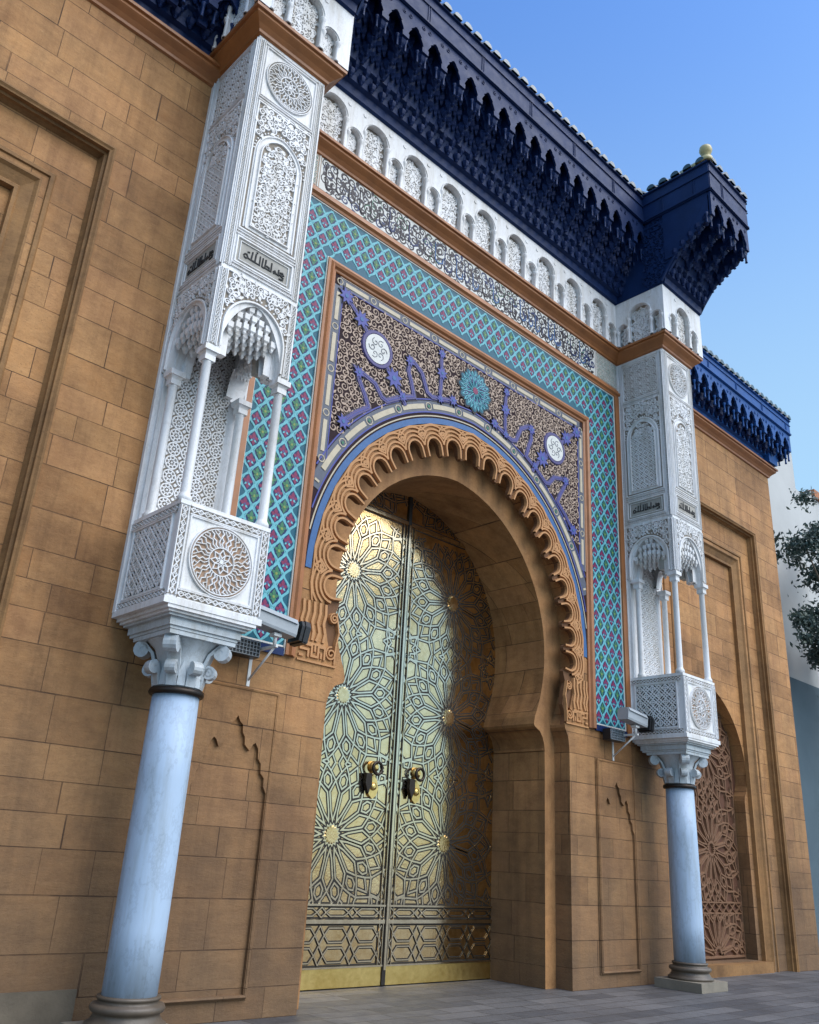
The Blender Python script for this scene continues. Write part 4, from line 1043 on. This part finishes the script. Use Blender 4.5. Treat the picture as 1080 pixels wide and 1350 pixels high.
    for s in (-1, 1):
        b = MB(); u = -Y if s < 0 else Y; n = X*s
        b.fr((s*.74, -1.253, 0), -Y, Z, n)
        b.poly([(-1.12, 12.5), (0, 12.5), (.03, 12.68), (.16, 12.72), (.98, 13.78), (1.04, 14.02), (1.14, 14.13), (-1.12, 14.13)], -.05, 0, 'navy', True)
        arabesque(b, -.42, 1.1, 12.55, 14.1, .15, .035, 0, .022, 'navy', lambda x, z, r: z-12.66 > (x-.0)*1.28+r*.3 and x < 1.06, random.Random(41))
        b.rib([(-.45, 13.98), (1.06, 13.98)], .05, 0, .03, 'navy'); b.rib([(.0, 12.56), (.14, 12.78), (.96, 13.82), (1.03, 14.05)], .06, 0, .035, 'navy')
        b.box(-1.12, 1.18, 14.12, 14.84, -.05, .06, 'navy')
        b.rib([(-.45, 14.16), (1.2, 14.16)], .05, .055, .09, 'navy'); b.rib([(-.45, 14.56), (1.2, 14.56)], .03, .055, .085, 'navy'); b.rib([(-.45, 14.82), (1.2, 14.82)], .055, .055, .10, 'navy')
        for q in (.12, .17, .82, .87): b.rib([(q, 14.16), (q, 14.56)], .02, .055, .075, 'navy')
        part(b, 'cheek')
    for s in (-1, 1):
        o, u, n = Vector((s*.72, -1.253, 0)), (-Y if s < 0 else Y), X*s
        b = MB(); b.fr(o, u, n, Z); lo, hi = (-.75, 1.19) if s < 0 else (-1.19, .75)
        st = .25; k = int((hi-lo)/st)
        for i in range(k):
            a = lo+(i+.5)*(hi-lo)/k; rows = []
            for w_, z_ in ((.14, 14.875), (-.55, 15.12)):
                aa = a if w_ > 0 else a+(0-a)*.25
                rows.append([b.p(aa+.095*cos(pi*j/6), w_, z_+.1*sin(pi*j/6)) for j in range(7)])
            for j in range(6): b.face([rows[0][j], rows[0][j+1], rows[1][j+1], rows[1][j]], 'rooftile', True)
            b.face(rows[0][::-1], 'rooftile')
        b.face([b.p(lo, .06, 14.86), b.p(hi, .06, 14.86), b.p(hi*.8, -.6, 15.12), b.p(lo*.8, -.6, 15.12)], 'rooftile')
        part(b, 'roof_tiles')
    b = MB(); b.fr((-.74, -2.40, 14.88))
    b.lathe((0, 0), [(.12, -.02), (.12, .08), (.065, .10), (.055, .15), (.10, .20), (.13, .28), (.118, .35), (.06, .40), (.005, .41)], 'ivory', 16)
    part(b, 'finial')
    b = MB(); b.fr(); b.tube((-.74, -2.38, 14.90), (-.50, -1.75, 15.12), .10, 'ivory', 10); part(b, 'hip_tile')
    return t
pl = carved_pier('carved white marble pier with large rosette box, nearest the camera left of the gate')
pr = copy_tree(pl); pr.location.x = PX
pr['label'] = 'carved white marble pier right of the gate, seen whole under the navy corner canopy'

# ================================================================== COLUMNS
def column(label):
    t = thing('marble_column', (-PX, -.566, 0), label, 'column', 'pale blue marble columns under the carved piers')
    def part(b, name, parent=t, lab=None):
        o = b.build(name, None); o.parent = parent
        if lab: o['label'] = lab
        return o
    b = MB(); b.fr(); b.lathe((0, 0), [(.238, .37), (.240, .9), (.240, 1.5), (.236, 2.2), (.228, 2.98)], 'blue_marble', 48); part(b, 'shaft')
    b = MB(); b.fr(); b.lathe((0, 0), [(.228, 2.97), (.262, 2.975), (.272, 3.0), (.262, 3.03), (.23, 3.04)], 'ring_dark', 40); part(b, 'necking_ring')
    b = MB(); b.fr(); b.lathe((0, 0), [(.222, 3.03), (.222, 3.18), (.235, 3.32), (.275, 3.42), (.34, 3.48), (.36, 3.50)], 'grey_marble', 40)
    b.box(-.37, .37, -.37, .37, 3.495, 3.538, 'grey_marble')
    for i in range(16):   # carved leaf blades round the neck
        a = 2*pi*i/16; u = Vector((-sin(a), cos(a), 0)); n = Vector((cos(a), sin(a), 0))
        b.fr(n*.222, u, Z, n); b.poly([(-.038, 3.05), (-.034, 3.18), (0, 3.29), (.034, 3.18), (.038, 3.05)], 0, .018, 'grey_marble')
    cap = part(b, 'capital')
    def volute(a, r0, z0, r1, z1, rad, wd):
        b = MB(); n = Vector((cos(a), sin(a), 0)); u = Vector((-sin(a), cos(a), 0))
        b.fr((0, 0, 0), n, Z, u)
        pts = [(r0, z0), (r0+.02, z0+(z1-z0)*.45), (r0+(r1-r0)*.35, z0+(z1-z0)*.8), (r1-.01, z1+rad*.55)]
        pts += [(r1+rad*(1-.80*q/26)*cos(pi/2-2*pi*1.9*q/26), z1-rad*.4+rad*(1-.80*q/26)*sin(pi/2-2*pi*1.9*q/26)) for q in range(27)]
        b.sweep(pts, [(-.016, -wd/2), (-.016, wd/2), (.016, wd/2), (.016, -wd/2)], 'grey_marble', False, True)
        b.lathe((r1, z1-rad*.4, -wd*.46), [(rad*.80, 0), (rad*.80, wd*.92)], 'grey_marble', 10)
        part(b, 'volute', cap)
    for i in range(4): volute(pi/4+i*pi/2, .23, 3.14, .40, 3.445, .078, .13)
    for i in range(8): volute(i*pi/4, .225, 3.05, .30, 3.235, .058, .10)
    b = MB(); b.fr(); b.lathe((0, 0), [(.30, .13), (.345, .14), (.345, .17), (.31, .19), (.285, .23), (.285, .25), (.31, .26), (.325, .285), (.31, .315), (.265, .32), (.26, .35), (.275, .355), (.275, .375), (.238, .38)], 'base_stone', 40); part(b, 'base')
    b = MB(); b.fr(); b.box(-.40, .40, -.40, .40, .002, .135, 'plinth_stone'); part(b, 'plinth')
    return t
cl = column('pale blue marble column at the left, its base cut off by the bottom edge')
cr = copy_tree(cl); cr.location.x = PX
cr['label'] = 'pale blue marble column at the right standing on a square plinth before the side wall'

# ================================================================== CAMERAS AND FLOODLIGHTS
def cctv(label):
    x = -3.60
    t = thing('security_camera', (x, 0, 3.35), label, 'security camera', 'security cameras on wall brackets')
    b = MB(); b.fr(); b.box(x-.02, x+.02, -.014, -.001, 3.33, 3.74, 'cam_white'); b.box(x-.016, x+.016, -.50, -.014, 3.715, 3.745, 'cam_white')
    b.tube((x, -.01, 3.40), (x, -.46, 3.725), .013, 'cam_white'); b.tube((x, -.45, 3.74), (x, -.45, 3.90), .022, 'cam_white'); b.box(x-.05, x+.05, -.50, -.40, 3.84, 3.875, 'cam_white')
    b.build('wall_bracket', t)
    c = Vector((x+.0, -.45, 3.98)); d_ = Vector((.985, -.02, -.12)).normalized(); sidev = Vector((0, 0, 1)).cross(d_).normalized(); upv = d_.cross(sidev)
    b = MB(); b.fr(c, sidev, upv, d_)
    b.poly([(-.095, -.09), (.095, -.09), (.105, -.06), (.105, .06), (.08, .095), (-.08, .095), (-.105, .06), (-.105, -.06)], -.34, .22, 'cam_metal', True)
    b.poly([(-.125, .055), (-.09, .11), (.09, .11), (.125, .055), (.118, .053), (.086, .10), (-.086, .10), (-.118, .053)], -.32, .20, 'cam_metal', True)
    hs = b.build('housing', t)
    b = MB(); b.fr(c, sidev, upv, d_)
    q = [(-.115, -.115), (.115, -.115), (.13, .06), (.095, .12), (-.095, .12), (-.13, .06)]
    b.poly(q, .255, .31, 'cam_black', True); b.sweep(q+[q[0]], [(0, .30), (0, .37), (-.012, .37), (-.012, .30)], 'cam_black')
    b.fr(c+d_*.31, sidev, upv, d_); b.lathe((0, 0), [(.05, 0), (.05, .02), (.042, .03), (.03, .032)], 'lens', 18); b.build('lens_hood', hs)
    return t
c1 = cctv('grey box security camera beside the left carved pier, on a white triangular bracket')
c2 = copy_tree(c1); c2.location.x = 3.67
c2['label'] = 'grey box security camera in front of the right carved pier, on a white triangular bracket'
def flood(label):
    x = -3.84
    t = thing('floodlight', (x, 0, 3.62), label, 'floodlight', 'black floodlights under the security cameras')
    b = MB(); b.fr(); b.box(x-.21, x+.21, -.22, -.07, 3.62, 3.80, 'cam_black'); b.box(x-.04, x+.04, -.07, -.002, 3.68, 3.76, 'cam_black'); hb = b.build('lamp_body', t)
    b = MB(); b.fr((x, -.22, 3.71), *FRONT)
    for i in range(10): b.rib([(-.20+.4*i/9, -.08), (-.20+.4*i/9, .08)], .009, 0, .012, 'cam_metal')
    for i in range(5): b.rib([(-.2, -.08+.16*i/4), (.2, -.08+.16*i/4)], .008, 0, .014, 'cam_metal')
    b.build('wire_guard', t); return t
f1 = flood('black floodlight with wire guard, tucked under the left security camera')
f2 = copy_tree(f1); f2.location.x = 3.50
f2['label'] = 'black floodlight with wire guard, tucked under the right security camera'

# ================================================================== BACKGROUND
t = thing('white_building', (24, 8, 0), 'weathered white building behind the right end of the side wall', 'building')
b = MB(); b.fr(); b.box(13, 20.4, 3, 12, 0, 16.25, 'plaster'); b.build('tower', t)
b = MB(); b.fr((0, 3.3, 0), *FRONT); b.poly([(20.4, 0), (45, 0), (45, 16.2), (22.6, 15.6), (22.0, 15.15), (21.0, 15.2), (20.4, 15.5)], -8, 0, 'plaster', True); b.build('wall', t)
b = MB(); b.fr((0, 3.26, 0), *FRONT); b.rect(13.01, 44.9, 0, 7.6, -.1, .30, 'plaster_shade', True); b.build('shade_panel', t)  # added sheet, coloured like the shade over the building's lower part
b = MB(); b.fr((0, 3.3, 0), *FRONT); b.rect(22.62, 30, 15.35, 15.65, -.5, .12, 'terracotta', True); b.build('coping', t)
def tree(base, label, clumps, trunk_h):
    t = thing('street_tree', base, label, 'tree')
    bx = Vector(base); rg = random.Random(2)
    b = MB(); b.tube(bx, bx+Vector((.1, .1, trunk_h)), .26, 'bark', 10, .15)
    top = bx+Vector((.1, .1, trunk_h*.72))
    for c, r, n in clumps:
        c = Vector(c); mid = (top+c)/2+Vector((0, 0, .4)); b.tube(top, mid, .085, 'bark', 7, .05); b.tube(mid, c, .05, 'bark', 6, .015)
    b.build('trunk', t)
    b = MB(); V, F, Mi = b.v, b.f, b.m
    for c, r, n in clumps:
        c = Vector(c)
        subs = [c+Vector((rg.gauss(0, .55), rg.gauss(0, .5), rg.gauss(0, .42)))*r for _ in range(9)]
        for i in range(n):
            s_ = rg.choice(subs); p = s_+Vector((rg.gauss(0, .2), rg.gauss(0, .2), rg.gauss(0, .16)))*r
            s = rg.uniform(.05, .11); a = Vector((rg.gauss(0, 1), rg.gauss(0, 1), rg.gauss(0, .7))).normalized(); q = a.orthogonal().normalized(); q.rotate(Matrix.Rotation(rg.uniform(0, 6.28), 3, a))
            w = a.cross(q)
            b.fr(p, q, w, a); ids = [b.p(-s*.45, 0, 0), b.p(0, -s, .02), b.p(s*.45, 0, 0), b.p(0, s, .02)]; b.face(ids, 'leaf' if rg.random() < .72 else 'leaf2')
    b.build('crown', t)
    return t
tree((19.4, .9, 0), 'dark leafy street tree reaching into the picture at the right edge', [((15.9, 1.2, 11.0), .75, 700), ((17.3, 1.2, 11.8), .9, 1500), ((17.6, 1.2, 10.4), .8, 2000), ((16.4, 1.1, 8.3), .8, 1900), ((17.3, 1.2, 8.6), .9, 2200), ((17.5, 1.2, 5.3), .6, 700), ((18.9, 1.2, 9.5), 1.5, 2500), ((19.5, 1.0, 12.), 1.5, 2000), ((20.5, 1., 8.), 1.5, 1500)], 7.5)
